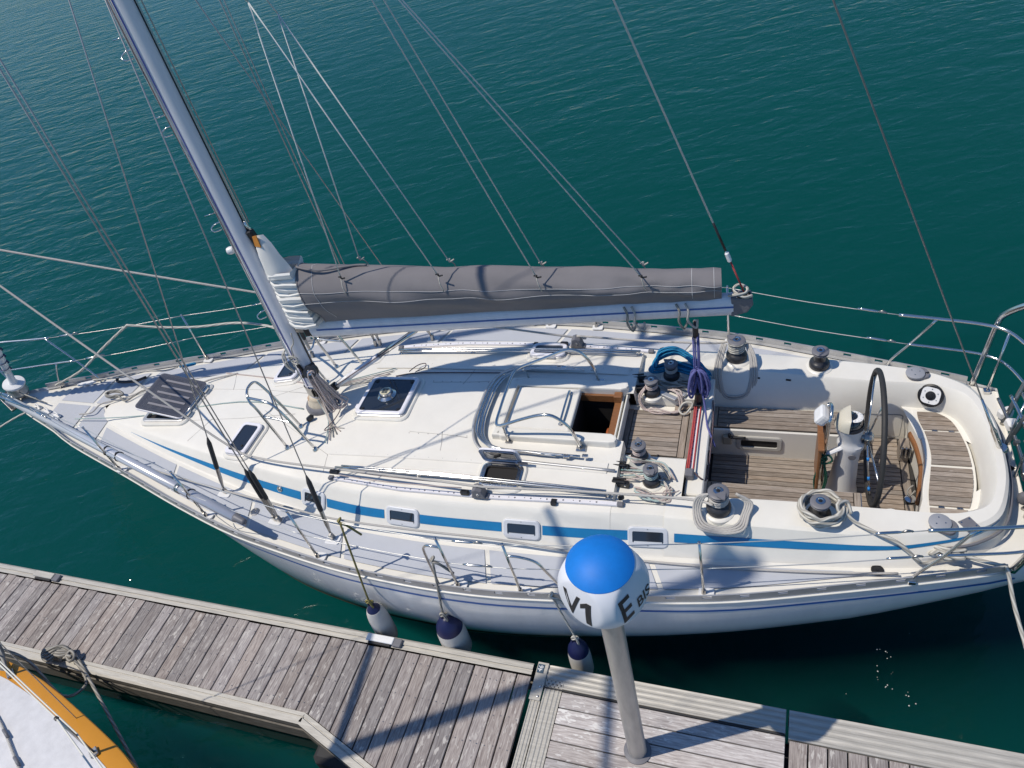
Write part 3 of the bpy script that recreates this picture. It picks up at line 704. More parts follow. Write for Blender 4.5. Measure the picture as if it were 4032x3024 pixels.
def hatches():
    # fore hatch, propped open, hinged on its after side
    e = make_hatch("fore_hatch", -2.17, 0., .62, .60, .05)
    box("well", (0, 0, -.02), (.56, .54, .03), dark, e)  # dark slab standing in for shade under the raised lid
    T = Matrix.Translation((.315, 0, .045)) @ Matrix.Rotation(R(17), 4, 'Y') @ Matrix.Translation((-.315, 0, 0))
    f, p = lid(e, .62, .60, .05, T, clearg)
    tp = prism("lid_glazing", rrect(.64, .62, .05), .0265, .034, clearg, e); tp.matrix_local = T
    for k in range(5):  # grey stripes laid along the top of the lid glazing
        s_ = box("lid_stripe", (0, 0, 0), (.44, .030, .004), mat("shade_%d" % k, (.26, .25, .27), .6) if k == 0 else MATS["shade_0"], e); s_.matrix_local = T @ Matrix.Translation((.03, -.20 + .10 * k, .037))
    for sg in (-1, 1): box("hinge", (.345, sg * .2, .045), (.05, .09, .03), steel, e, bevel=.005)
    tube("hinge_bar", [(.335, -.27, .05), (.335, .27, .05)], .011, steel, e, 8)
    tube("prop_stay", [(-.2, .26, .03), (-.24, .26, .13)], .008, black, e, 6)
    # main hatch by the mast with solar vent
    e = make_hatch("main_hatch", .815, .09, .56, .56, .045)
    lid(e, .56, .56, .045, Matrix.Translation((0, 0, .04)))
    v = empty("solar_vent", (0, 0, .056), parent=e)
    bpy.data.objects.remove(v)
    lathe("vent_body", [(.105, .054), (.108, .066), (.085, .085), (.078, .09), (.072, .118), (.06, .124), (0, .125)], steel, e, 32, (.0, -.01, 0))
    lathe("solar_cell", [(.062, .1245), (.060, .128), (0, .1285)], mat("solar_cream", (.62, .58, .42), .3), e, 24, (0, -.01, 0))
    for i in (-1, 1):
        for j in (-1, 1): box("cell", (i * .018, j * .02 - .01, .1300), (.030, .035, .002), mat("cell_dark", (.10, .11, .10), .15) if "cell_dark" not in MATS else MATS["cell_dark"], e)
    for sg in (-1, 1): box("hinge", (-.30, sg * .18, .04), (.05, .06, .035), alu, e, bevel=.006)
    for i in (-1, 1):
        for j in (-1, 1): lathe("lid_latch", [(.022, .055), (.02, .062), (0, .063)], black, e, 12, (i * .22, j * .22, 0))
    # small fore hatches over the heads
    for sg, lab in ((-1, ""), (1, "")):
        e = make_hatch("cabin_hatch", -.765, sg * .575, .27, .41, .05, zrot=sg * R(8))
        lid(e, .27, .41, .05, Matrix.Translation((0, 0, .038)))
        lathe("lid_latch", [(.016, .053), (.014, .06), (0, .061)], black, e, 10, (.05, -.1, 0))
    # saloon hatches: starboard shut, port open
    e = make_hatch("saloon_hatch", 2.47, .955, .37, .21, .05); lid(e, .37, .21, .05, Matrix.Translation((0, 0, .038)))
    tube("lid_hinge", [(-.10, -.135, .04), (.10, -.135, .04)], .014, white, e, 8)
    e = make_hatch("saloon_hatch", 2.41, -.865, .37, .23, .05, clear=True)
    box("well", (0, 0, -.05), (.33, .19, .10), dark, e)
    prism("well_shade", rrect(.32, .18, .03), .003, .006, dark, e)  # dark sheet at roof level, painted as shade in the open hatch
    T = Matrix.Translation((0, .125, .045)) @ Matrix.Rotation(R(100), 4, 'X') @ Matrix.Translation((0, -.115, 0)) @ Matrix.Rotation(R(180), 4, 'Z')
    T = Matrix.Translation((0, .13, .05)) @ Matrix.Rotation(R(-82), 4, 'X') @ Matrix.Translation((0, -.125, 0))
    f, p = lid(e, .37, .23, .05, T, clearg)
    h = box("lid_handle", (0, 0, 0), (.03, .10, .02), black, e, bevel=.004); h.matrix_local = T @ Matrix.Translation((-.01, -.05, -.02)) @ Matrix.Rotation(R(50), 4, 'Z')
    tube("lid_hinge", [(-.12, .13, .045), (.12, .13, .045)], .013, greypl, e, 8)
    box("stay_arm", (.20, .13, .06), (.10, .012, .03), greypl, e)
    for k in range(6): lathe("screw", [(.006, .036), (.005, .039), (0, .039)], steeld, e, 6, (-.15 + .06 * k, -.122, 0))
hatches()
def portlights():
    proto = None
    grey = mat("port_frame", (.60, .62, .66), .45)
    for sg in (-1, 1):
        for u in (.37, 1.45, 2.69, 3.86):
            f = .50; c = Vector(side(u, f, .0, sg)); du = Vector(side(u + .1, f, 0, sg)) - Vector(side(u - .1, f, 0, sg)); up = Vector(side(u, .9, 0, sg)) - Vector(side(u, .1, 0, sg))
            x = du.normalized() * (1 if sg < 0 else -1); n = x.cross(up.normalized()).normalized(); y = n.cross(x)
            M = Matrix((x, y, n)).transposed().to_4x4(); M.translation = c + n * .004
            e = empty("portlight", parent=boat); e.matrix_local = M
            w = .36 if u > .5 else .31
            if proto is None or True:
                frame_ring("frame", rrect(w, .19, .045), rrect(w - .085, .108, .014), -.02, .017, grey, e)
                prism("pane", rrect(w - .084, .106, .012), .004, .008, glass, e)
                box("inner_ledge", (0, -.048, .010), (w - .11, .014, .006), grey, e)
                for xx in (0,): 
                    for yy in (.076, -.076): lathe("screw", [(.006, .017), (.005, .0195), (0, .0195)], steeld, e, 6, (xx, yy, 0))
    c = Vector(side(-.10, .5, .006, -1)); e = lathe("vent_cap", [(.035, 0), (.035, .006), (.026, .009), (.024, .004), (.012, .004), (.012, .010), (0, .010)], steel, boat, 20, c, (R(62), 0, R(-12)))
portlights()
# ------------------------------------------------------------------ winches
def make_winch(u, v, z, s, sz=1., parent=boat):
    e = empty("winch", (u, v, z), 0, parent=parent); e.scale = (1, 1, sz)
    e["s"] = s
    sc = lambda P: [(a * s, b * s) for a, b in P]
    lathe("plinth", sc([(.155, -.03), (.15, 0), (.135, .012), (.12, .014)]), gel, e, 28)
    lathe("drum_base", sc([(.108, .012), (.116, .02), (.118, .055), (.112, .075), (.098, .088), (.078, .10), (.072, .11)]), winchm, e, 28)
    lathe("drum", sc([(.072, .11), (.068, .14), (.068, .165), (.073, .185), (.082, .196)]), winchm, e, 28)
    lathe("self_tailer", sc([(.082, .196), (.096, .20), (.097, .208), (.086, .212), (.086, .218), (.098, .224), (.098, .232), (.088, .238), (.05, .24)]), greypl, e, 28)
    lathe("socket_ring", sc([(.048, .238), (.046, .246), (.030, .248), (.026, .242)]), steel, e, 20)
    lathe("socket", sc([(.026, .2405), (.012, .244), (0, .244)]), black, e, 12)
    return e
ZL = 1.556
W_PN = make_winch(4.46, -.995, 1.572, .92, 1.22); tagw = None
W_PF = make_winch(4.50, 1.005, 1.572, .92, 1.22)
W_SN = make_winch(5.28, -.955, 1.545, .84, 1.1); W_SF = make_winch(5.31, .955, 1.545, .84, 1.1)
W_CN1 = make_winch(3.69, -.455, ZL, .72, 1.2); W_CN2 = make_winch(3.84, -.735, ZL, .72, 1.2); W_CF1 = make_winch(3.69, .44, ZL, .72, 1.2); W_CF2 = make_winch(3.86, .70, ZL, .72, 1.2)
def arms():
    for w, a in ((W_PN, -60), (W_PF, 150), (W_CN1, 100), (W_CN2, -70), (W_CF2, 150)):
        s = w["s"]; ca, sa = math.cos(R(a)), math.sin(R(a))
        P = [(.03, -.04), (.06, -.045), (.115, -.012), (.125, .0), (.115, .012), (.06, .045), (.03, .04)]
        prism("feeder_arm", [((x * ca - y * sa) * s, (x * sa + y * ca) * s) for x, y in P], .239 * s, .250 * s, greypl, w)
        w.rotation_euler = (0, 0, 0)
arms()
# ------------------------------------------------------------------ deck hardware
def hardware():
    for sg in (-1, 1):
        # genoa track with its car
        tr = empty("genoa_track", parent=boat)
        P = lambda u: Vector((u, sg * lerp([(.5, 1.02), (1.4, 1.105), (2.4, 1.11), (3.65, 1.05)], u), 0))
        def rz(u): p = P(u); return roof(min(u, 3.5), p.y) + .004 if u < 3.5 else roof(3.5, p.y) + .004 - (u - 3.5) * .05
        us = [.62 + .2 * i for i in range(15)] + [3.58]
        rows = []
        for u in us:
            p = P(u); z = rz(u); rows.append([(u, p.y - .02, z), (u, p.y - .02, z + .022), (u, p.y + .02, z + .022), (u, p.y + .02, z)])
        grid("track_bar", rows, alu, tr, smooth=False)
        u = .75
        while u < 3.5:
            lathe("track_bolt", [(.009, 0), (.008, .003), (0, .003)], greypl, tr, 8, (u, P(u).y, rz(u) + .022))
            if u > .8: lathe("track_hole", [(.005, 0), (.005, .0015), (0, .0015)], black, tr, 6, (u - .06, P(u).y, rz(u) + .022))
            u += .155
        for uu in (3.60, .58): box("end_cap", (uu, P(uu).y, rz(uu) + .015), (.06, .05, .035), greypl, tr, bevel=.008)
        cu = 2.27 if sg < 0 else 2.78
        p = P(cu); z = rz(cu)
        cr = empty("genoa_car", (cu, p.y, z), parent=boat)
        box("car_base", (0, 0, .025), (.17, .07, .035), greypl, cr, bevel=.008)
        prism("sheave_cheek", [(-.07, .03), (.06, .03), (.035, .13), (-.02, .15), (-.06, .13)], -.045, .045, greypl, cr, rot=(R(90), 0, 0), bevel=.008)
        lathe("sheave_pin", [(.014, 0), (.012, .005), (.006, .006), (.005, .0)], steel, cr, 12, (-.005, -.046, .085), (R(90), 0, 0))
        box("lead_block", (-.16, .0, .045), (.09, .05, .05), black, cr, bevel=.012)
        box("plunger_stop", (.72 if sg < 0 else -.5, 0, .02), (.05, .06, .04), black, cr, bevel=.005)
        # handrail
        hr = empty("handrail", parent=boat)
        Q = lambda u: (u, sg * lerp([(.5, .925), (3.55, .985)], u), roof(min(u, 3.5), .95) + .055)
        tube("rail_tube", [Q(.60 + .29 * i) for i in range(11)], .014, steel, hr, 8)
        tube("rail_tube", [(a, b - sg * .03, c - .005) for a, b, c in [Q(.66 + .28 * i) for i in range(11)]], .011, steel, hr, 8)
        for u in (.62, 1.55, 2.5, 3.48):
            q = Q(u); tube("rail_foot", [(q[0], q[1], q[2]), (q[0], q[1], q[2] - .058)], .012, steel, hr, 8); box("foot_plate", (q[0], q[1], q[2] - .05), (.05, .05, .008), steel, hr, bevel=.002)
        # line duct covers with screws
        v0, v1 = sg * .63, sg * .42
        dc = empty("line_cover", parent=boat)
        us = [.50 + .25 * i for i in range(7)] + [2.02]
        rows = [[(u, v, roof(u, v) + .012) for v in (v0, (v0 + v1) / 2, v1)] for u in us]
        # cover runs from the mast to the hatch surround
        V0, V1 = sg * .735, sg * .30
        us = [.42 + .2 * i for i in range(16)]
        rows = []
        for u in us:
            vin = V1 if u < 1.9 else sg * .72
            k = max(0, .8 - u) * .9
            rows.append([(u + (0 if abs(v) > .6 else .0), v, roof(u, v) + hgt) for v, hgt in ((V0 - sg * (-.0), .001), (V0 - sg * .006, .010), (V0 - sg * .12, .010))])
        grid("cover_plate", rows, gelroof, dc, flip=(sg < 0), smooth=False)
        for k in range(20):
            u = .50 + .155 * k
            lathe("screw", [(.0055, 0), (.0045, .002), (0, .002)], greypl, dc, 6, (u, V0 - sg * .03, roof(u, V0) + .0105))
    # clutches ahead of the roof winches
    for u, v, a in ((3.47, -.60, -4), (3.50, -.80, -6), (3.47, .62, 4), (3.52, .46, 4)):
        c = empty("rope_clutch", (u + .06, v, ZL), R(a), parent=boat)
        box("clutch_body", (0, 0, .035), (.17, .05, .07), black, c, bevel=.01)
        for d in (-.02, .02): box("clutch_lever", (-.01, d, .08), (.13, .018, .02), black, c, rot=(0, R(-6), 0), bevel=.006)
        lathe("clutch_pin", [(.01, 0), (.008, .004), (0, .004)], steel, c, 8, (.05, -.026, .04), (R(90), 0, 0))
    # winch handle holders / cleat plates
    for u, v, a in ((3.95, .47, -32), (3.86, .40, -28)): box("cam_plate", (u, v, ZL + .02), (.20, .05, .03), alud, boat, rot=(0, 0, R(a)), bevel=.004)
    box("handle_tray", (3.80, -.60, ZL + .02), (.42, .07, .035), mat("clear_tray", (.48, .49, .47), .3), boat, rot=(0, 0, R(-18)), bevel=.005)
    # coaming top vents, plate
    for u, v, sg in ((6.23, -.92, -1), (6.21, .895, 1)):
        e = empty("deck_vent", (u, v, 1.522), R(20 * sg), parent=boat)
        prism("vent_base", [(a * 1.0, b) for a, b in rrect(.20, .15, .06)] , 0, .03, greypl, e, bevel=.008)
        lathe("vent_cowl", [(.085, .03), (.085, .045), (.07, .052), (0, .054)], mat("vent_grey", (.30, .31, .34), .45) if "vent_grey" not in MATS else MATS["vent_grey"], e, 24, (-.03, 0, 0))
        box("vent_slot", (.075, -.02, .031), (.04, .02, .004), black, e)
        for k in range(3): lathe("screw", [(.007, .0535), (.006, .056), (0, .056)], steel, e, 6, (-.03 + .04 * math.cos(k * 2.1), .04 * math.sin(k * 2.1), 0))
    e = box("base_plate", (6.42, -.875, 1.523), (.115, .115, .006), greypl, boat, rot=(0, 0, R(35)), bevel=.002)
    for i in (-1, 1):
        for j in (-1, 1): lathe("plate_screw", [(.008, 0), (.007, .003), (0, .003)], steel, e, 8, (i * .038, j * .038, .003))
    # deck fillers
    for u, v in ((5.75, -1.23), (-.34, -1.33)): 
        e = lathe("deck_filler", [(.05, 0), (.05, .006), (.04, .008), (.038, .004), (.012, .005), (.01, .010), (0, .010)], steeld if u < 0 else black, boat, 20, (u, v, zd(u) + .016))
    # sheet blocks aft on the roof edge
    for u, v in ((3.60, -.99), (3.72, 1.06)): box("fairlead_block", (u, v, roof(3.5, .95) + .02), (.055, .04, .045), black, boat, rot=(0, 0, R(30)), bevel=.01)
    # stern cleats and midship fittings
    for sg in (-1, 1):
        c = empty("stern_cleat", (6.24, sg * 1.075, zd(6.2) + .01), R(-sg * 18), parent=boat)
        prism("cleat_body", [(-.17, -.012), (-.10, -.03), (.10, -.03), (.17, -.012), (.17, .012), (.10, .03), (-.10, .03), (-.17, .012)], .03, .062, alud, c, bevel=.006)
        for d in (-.07, .07): box("cleat_foot", (d, 0, .015), (.05, .05, .03), alud, c, bevel=.004)
        c = empty("bow_cleat", (-3.95, sg * .34, zd(-3.95) + .01), R(sg * 20), parent=boat)
        prism("cleat_body", [(-.13, -.01), (-.08, -.025), (.08, -.025), (.13, -.01), (.13, .01), (.08, .025), (-.08, .025), (-.13, .01)], .03, .055, white, c, bevel=.005)
        for d in (-.05, .05): box("cleat_foot", (d, 0, .015), (.04, .04, .03), white, c, bevel=.004)
hardware()
# ------------------------------------------------------------------ mast, boom, sail cover
def oval(a, b, n=20): return [(a * math.cos(2 * math.pi * k / n), b * math.sin(2 * math.pi * k / n)) for k in range(n)]
def rig():
    ms = empty("mast", (0, 0, 0), parent=boat)
    rows = []
    for z in (1.60, 4, 7, 10, 13, 16.4): rows.append([(x, y, z) for x, y in oval(.112, .078, 24)])
    o = grid("mast_tube", rows, alu, ms, closed=True, flip=True)
    box("luff_groove", (.111, 0, 9.0), (.012, .022, 14.0), black, ms)
    lathe("mast_collar", [(.20, 1.60), (.20, 1.635), (.185, 1.66), (.165, 1.675)], greypl, ms, 28)
    lathe("mast_boot", [(.165, 1.66), (.155, 1.70), (.135, 1.72), (.125, 1.76)], mat("mast_boot", (.60, .53, .42), .5, var=.4, vscale=9), ms, 28)
    tube("boot_strap", [(.14 * math.cos(a * .5236), .11 * math.sin(a * .5236), 1.725) for a in range(12)], .012, mat("strap_tan", (.42, .20, .07), .6), ms, 6, 2, True)
    rows = [[(x, y, z) for x, y in oval(.125, .09, 24)] for z in (1.80, 1.92)]
    grid("halyard_band", rows, steeld, ms, closed=True, flip=True)
    for k in range(3):
        box("exit_block", (.02 + .035 * k, -.095, 1.86), (.018, .03, .10), black, ms, bevel=.004)
    # blue tape line down the mast side and running halyards close to the front
    tube("mast_stripe", [(-.025, -.0785, 1.9), (-.025, -.0785, 8.5)], .005, mat("rope_violet", (.12, .13, .50), .6), ms, 6)
    for k, (u, v, m_, z0) in enumerate(((-.098, -.048, r_jack, 2.3), (-.072, -.072, r_dark, 3.6), (-.060, -.078, r_fleck, 2.6), (-.045, -.082, r_jack, 2.0), (-.105, -.03, r_sheet, 2.2))):
        P = [(u + .006 * math.sin(3 * z + k), v - .004 + .004 * math.sin(2 * z + 2 * k), z) for z in [z0 + .35 * i for i in range(int((9 - z0) / .35))]]
        tube("halyard", P, .0055, m_, ms, 6)
    for z in (4.05, 5.0, 5.65, 3.0):
        tube("mast_hook", [(-.10, -.04, z), (-.15, -.07, z - .01), (-.185, -.10, z - .035), (-.155, -.12, z - .06), (-.10, -.075, z - .065)], .006, steel, ms, 6, 4)
        tube("mast_hook", [(-.10, -.05, z + .10), (-.20, -.09, z + .09)], .005, steel, ms, 6)
    box("mast_light", (-.115, .0, 4.75), (.05, .05, .07), white, ms, bevel=.01)
    lathe("deck_light", [(.035, 0), (.04, .03), (.03, .06), (.012, .065)], white, ms, 14, (-.14, -.02, 3.72), (R(20), R(-90), 0))
    # mast winch with its coil, cleats
    w = lathe("mast_winch", [(.075, 0), (.08, .02), (.06, .05), (.055, .09), (.07, .11), (.07, .125), (.03, .13)], winchm, ms, 24, (.105, -.05, 2.17), (R(52), R(38), 0))
    lathe("winch_cap", [(.032, .13), (.028, .137), (.012, .138), (.010, .132)], steel, ms, 14, (.105, -.05, 2.17), (R(52), R(38), 0))
    box("winch_pad", (.09, -.03, 2.17), (.10, .10, .16), black, ms, bevel=.02)
    box("jam_cleat", (.02, -.095, 2.20), (.035, .035, .19), black, ms, rot=(0, R(-8), 0), bevel=.012)
    for dz in (-.11, .11): box("cleat_tip", (.0, -.10, 2.20 + dz * .7), (.03, .03, .05), black, ms, bevel=.01)
    box("masthead_lamp", (-.16, .06, 2.05), (.06, .06, .14), black, ms, bevel=.02)
    tube("tied_line", [(.0, -.09, 2.42), (-.03, -.115, 2.36), (.03, -.13, 2.33), (.05, -.12, 2.40), (-.02, -.13, 2.44), (-.03, -.12, 2.38), (.04, -.125, 2.37)], .010, r_white, ms, 6, 5)
    tube("tied_tail", [(.02, -.11, 2.44), (.05, -.12, 2.55), (.10, -.11, 2.62), (.12, -.10, 2.74)], .008, r_white, ms, 6, 5)
    tube("mast_loop", [(-.03, -.082, 1.95), (.06, -.085, 1.96), (.11, -.05, 1.965)], .004, thread, ms, 5, 3)
    # spreaders
    for z, l in ((8.0, 1.17), (12.2, .85)):
        for sg in (-1, 1): tube("spreader", [(0, sg * .06, z), (-.06, sg * l * .5, z + .02), (-.13, sg * l, z + .05)], [.05, .045, .03], alu, ms, 10, flat=.45)
    # boom
    YAW = math.atan2(.42, 4.5)
    bo = empty("boom", parent=boat); bo.rotation_euler = (0, 0, YAW)
    A = Vector((.30, 0, 2.72)); B = Vector((4.52, 0, 2.76)); d = (B - A).normalized(); up = Vector((-d.z, 0, d.x))
    rows = []
    for p in (A, A.lerp(B, .5), B): rows.append([tuple(p + Vector((0, 1, 0)) * y + up * x) for x, y in oval(.118, .07, 20)])
    o = grid("boom_tube", rows, alu, bo, closed=True)
    for sg in (-1, 1):
        rows = [[tuple(p + Vector((0, sg * .0712, 0)) + up * x) for x in (.004, .022)] for p in (A.lerp(B, .02), B)]
        grid("boom_stripe", rows, pinblue, bo, flip=(sg > 0))
    e0 = box("gooseneck", tuple(A + Vector((-.03, 0, 0))), (.13, .10, .18), black, bo, rot=(0, -math.atan2(d.z, d.x), 0), bevel=.015)
    box("gooseneck_toggle", (.15, 0, 2.72), (.12, .05, .10), steeld, bo, bevel=.01)
    o = prism("boom_end", [(-.02, -.10), (.12, -.06), (.17, .02), (.16, .09), (-.02, .105)], -.065, .065, greypl, bo, tuple(B), (R(90), -math.atan2(d.z, d.x), 0), bevel=.012)
    for k in range(3): lathe("end_sheave", [(.03, 0), (.03, .012), (0, .012)], black, bo, 14, tuple(B + Vector((.06 + .03 * k, -.04 + .03 * k, .09))), (R(90), 0, 0))
    tube("outhaul_knot", [(4.48, -.05, 2.89), (4.54, -.08, 2.92), (4.62, -.05, 2.91), (4.64, .02, 2.91), (4.57, .04, 2.94), (4.52, -.02, 2.93), (4.60, -.08, 2.89), (4.68, -.04, 2.87)], .013, r_white, bo, 6, 5)
    for u, k in ((3.55, 0), (3.62, 1), (4.02, 2), (4.10, 3)):
        z = 2.72 + (u - .3) * .0095
        tube("reef_line", [(u, -.075, z + .09), (u + .03, -.105, z + .02), (u + .02, -.09, z - .10), (u + .06 + .03 * (k % 2), -.05, z - .22), (u + .10, -.04, z - .13)], .011, r_sheet if k % 2 else r_grey, bo, 6, 5)
    # vang
    vg = empty("boom_vang", parent=boat)
    v0 = Vector((.17, 0, 1.83)); v1 = Vector((1.42, .13, 2.62))
    tube("vang_tube", [v0.lerp(v1, .12), v0.lerp(v1, .60)], .034, alu, vg, 14); tube("vang_sleeve", [v0.lerp(v1, .10), v0.lerp(v1, .26)], .036, white, vg, 14)
    tube("vang_rod", [v0.lerp(v1, .55), v1], .028, steel, vg, 12)
    box("vang_foot", tuple(v0.lerp(v1, .05)), (.14, .06, .09), black, vg, rot=(0, R(-36), 0), bevel=.012)
    tube("vang_line", [v0 + Vector((.05, -.03, .05)), v0.lerp(v1, .5) + Vector((0, -.05, .02)), v1 + Vector((-.1, -.03, -.05))], .006, r_dark, vg, 6)
    tube("vang_tail", [v0 + Vector((.03, -.03, .0)), (.30, -.10, 1.75), (.33, -.16, 1.70), (.30, -.30, 1.665), (.25, -.45, 1.66), (.33, -.42, 1.665)], .006, r_dark, vg, 6, 5)
    # sail cover
    sc = empty("sail_cover", parent=boat); sc.rotation_euler = (0, 0, YAW)
    N = 64; M_ = 30; rows = []
    def sect(u):
        t = (u - .42) / (4.42 - .42); zb = 2.862
        top = 3.49 - .36 * t; wdt = .235 - .10 * t
        return zb, top, wdt
    for i in range(N + 1):
        t = i / N; u = .42 + 4.0 * t; zb, zt, wd_ = sect(u); row = []
        for k in range(M_ + 1):
            s_ = k / M_; a = -1 + 2 * s_; sg = -1 if a < 0 else 1; q = 1 - abs(a)          # q: 0 at the bottom hem, 1 at the crest
            z = zb + (zt - zb) * q ** .85
            prof = (.42 + .85 * math.sin(min(1, q * 1.25) * math.pi * .5) ** 1.2) * (1 - q ** 2.6) ** .75
            y = wd_ * prof
            # sag between the lazy-jack eyes, and folds
            ph = math.cos((u - 1.05) / .93 * 2 * math.pi)
            dent = .013 * (ph if q > .35 else .3 * ph) * math.sin(q * math.pi)
            fold = .010 * math.sin(9 * u + 7 * q + 1.7 * math.sin(3 * u)) * q * (1 - q) * 4 + .008 * math.sin(21 * u - 11 * q) * max(0, t - .6) * 2.5 + .006 * math.sin(5 * u + 16 * q)
            y = max(.004, y - dent + fold)
            z += (.008 * math.sin(2.3 * u + sg) + .006 * math.sin(5.9 * u + 1.1)) * q + (-.005 * ph * q if q > .8 else 0)
            row.append((u + (.05 * (q - .5) if i == 0 else 0) - (0.16 * (1 - q) * (1 - t) ** 10 * -1), sg * y if a != 0 else 0, z))
        rows.append(row)
    o = grid("cover_cloth", rows, canvas, sc)
    # seams
    for k in (7, 10):
        tube("seam_thread", [(r[k][0], r[k][1] - .003, r[k][2] + .002) for r in rows], .0022, thread, sc, 4)
    for i in (N - 4, N - 1, 3): tube("seam_thread", [(p[0], p[1] * 1.01 - .002, p[2]) for p in rows[i][1:M_ // 2 + 4]], .0022, thread, sc, 4)
    tube("cover_hem", [(p[0], p[1], p[2]) for p in rows[0]], .007, canvas, sc, 6)
    tube("zip_flap", [(.46 + .1 * i, -.04 - .05 * math.sin(i * .7), 3.49 - .09 * (.04 + .1 * i) + .01) for i in range(8)], .012, canvas, sc, 6, 3)
    # white sail folded at the mast
    sl = empty("folded_mainsail", parent=boat)
    sl.rotation_euler = (0, 0, YAW)
    outl = [(.125, .03), (.14, .10), (.22, .155), (.34, .175), (.47, .17), (.50, .0), (.47, -.17), (.34, -.175), (.22, -.155), (.14, -.10), (.125, -.03)]
    rnd = random.Random(12); rows2 = []; z = 2.83
    while z < 3.47:
        h = rnd.uniform(.035, .075); k_ = rnd.uniform(.93, 1.07); dx = rnd.uniform(-.015, .015); ph_ = rnd.uniform(0, 6)
        for f, q in ((0, .90), (.18, 1.0), (.75, 1.02), (1.0, .93)):
            rows2.append([(x + (dx - .05 * (z - 2.83)) * (x > .2), y * k_ * q * (1 - .18 * (z - 2.83)), z + h * f * .98 + .012 * math.sin(x * 14 + ph_) * (1 if x > .2 else .2)) for x, y in outl])
        z += h
    o = grid("sail_stack", rows2, sailw, sl, flip=True); sharp(o, 26)
    # head of the sail standing up beside the mast
    Hd = [[(.125, -.06, 3.42), (.17, -.135, 3.43), (.30, -.15, 3.44), (.44, -.06, 3.42)], [(.128, -.06, 3.54), (.175, -.115, 3.55), (.29, -.135, 3.56), (.40, -.05, 3.54)], [(.13, -.05, 3.66), (.18, -.115, 3.68), (.27, -.10, 3.68), (.355, -.05, 3.66)], [(.135, -.04, 3.77), (.185, -.075, 3.79), (.25, -.09, 3.79), (.31, -.03, 3.78)], [(.15, -.02, 3.86), (.19, -.05, 3.88), (.23, -.045, 3.88), (.26, -.02, 3.87)]]
    grid("sail_head", [[tuple(p) for p in catmull(r, 4)] for r in Hd], sailw, sl)
    box("headboard", (.155, -.02, 3.82), (.07, .07, .22), black, sl, rot=(0, R(-12), 0), bevel=.012)
    prism("head_patch", [(0, 0), (.08, .0), (.06, .12), (.0, .10)], -.004, .004, mat("patch_orange", (.50, .20, .03), .6), sl, (.16, -.075, 3.78), (R(80), 0, R(-20)))
    tube("halyard_shackle", [(.17, -.03, 3.94), (.15, -.05, 3.99), (.14, -.03, 4.03)], .012, steel, sl, 8, 3)
    tube("main_halyard", [(.14, -.03, 4.03), (.125, -.02, 8.0)], .007, r_teal, sl, 6); tube("main_halyard", [(.16, .0, 4.0), (.13, .03, 9.0)], .006, r_sheet, sl, 6)
rig()
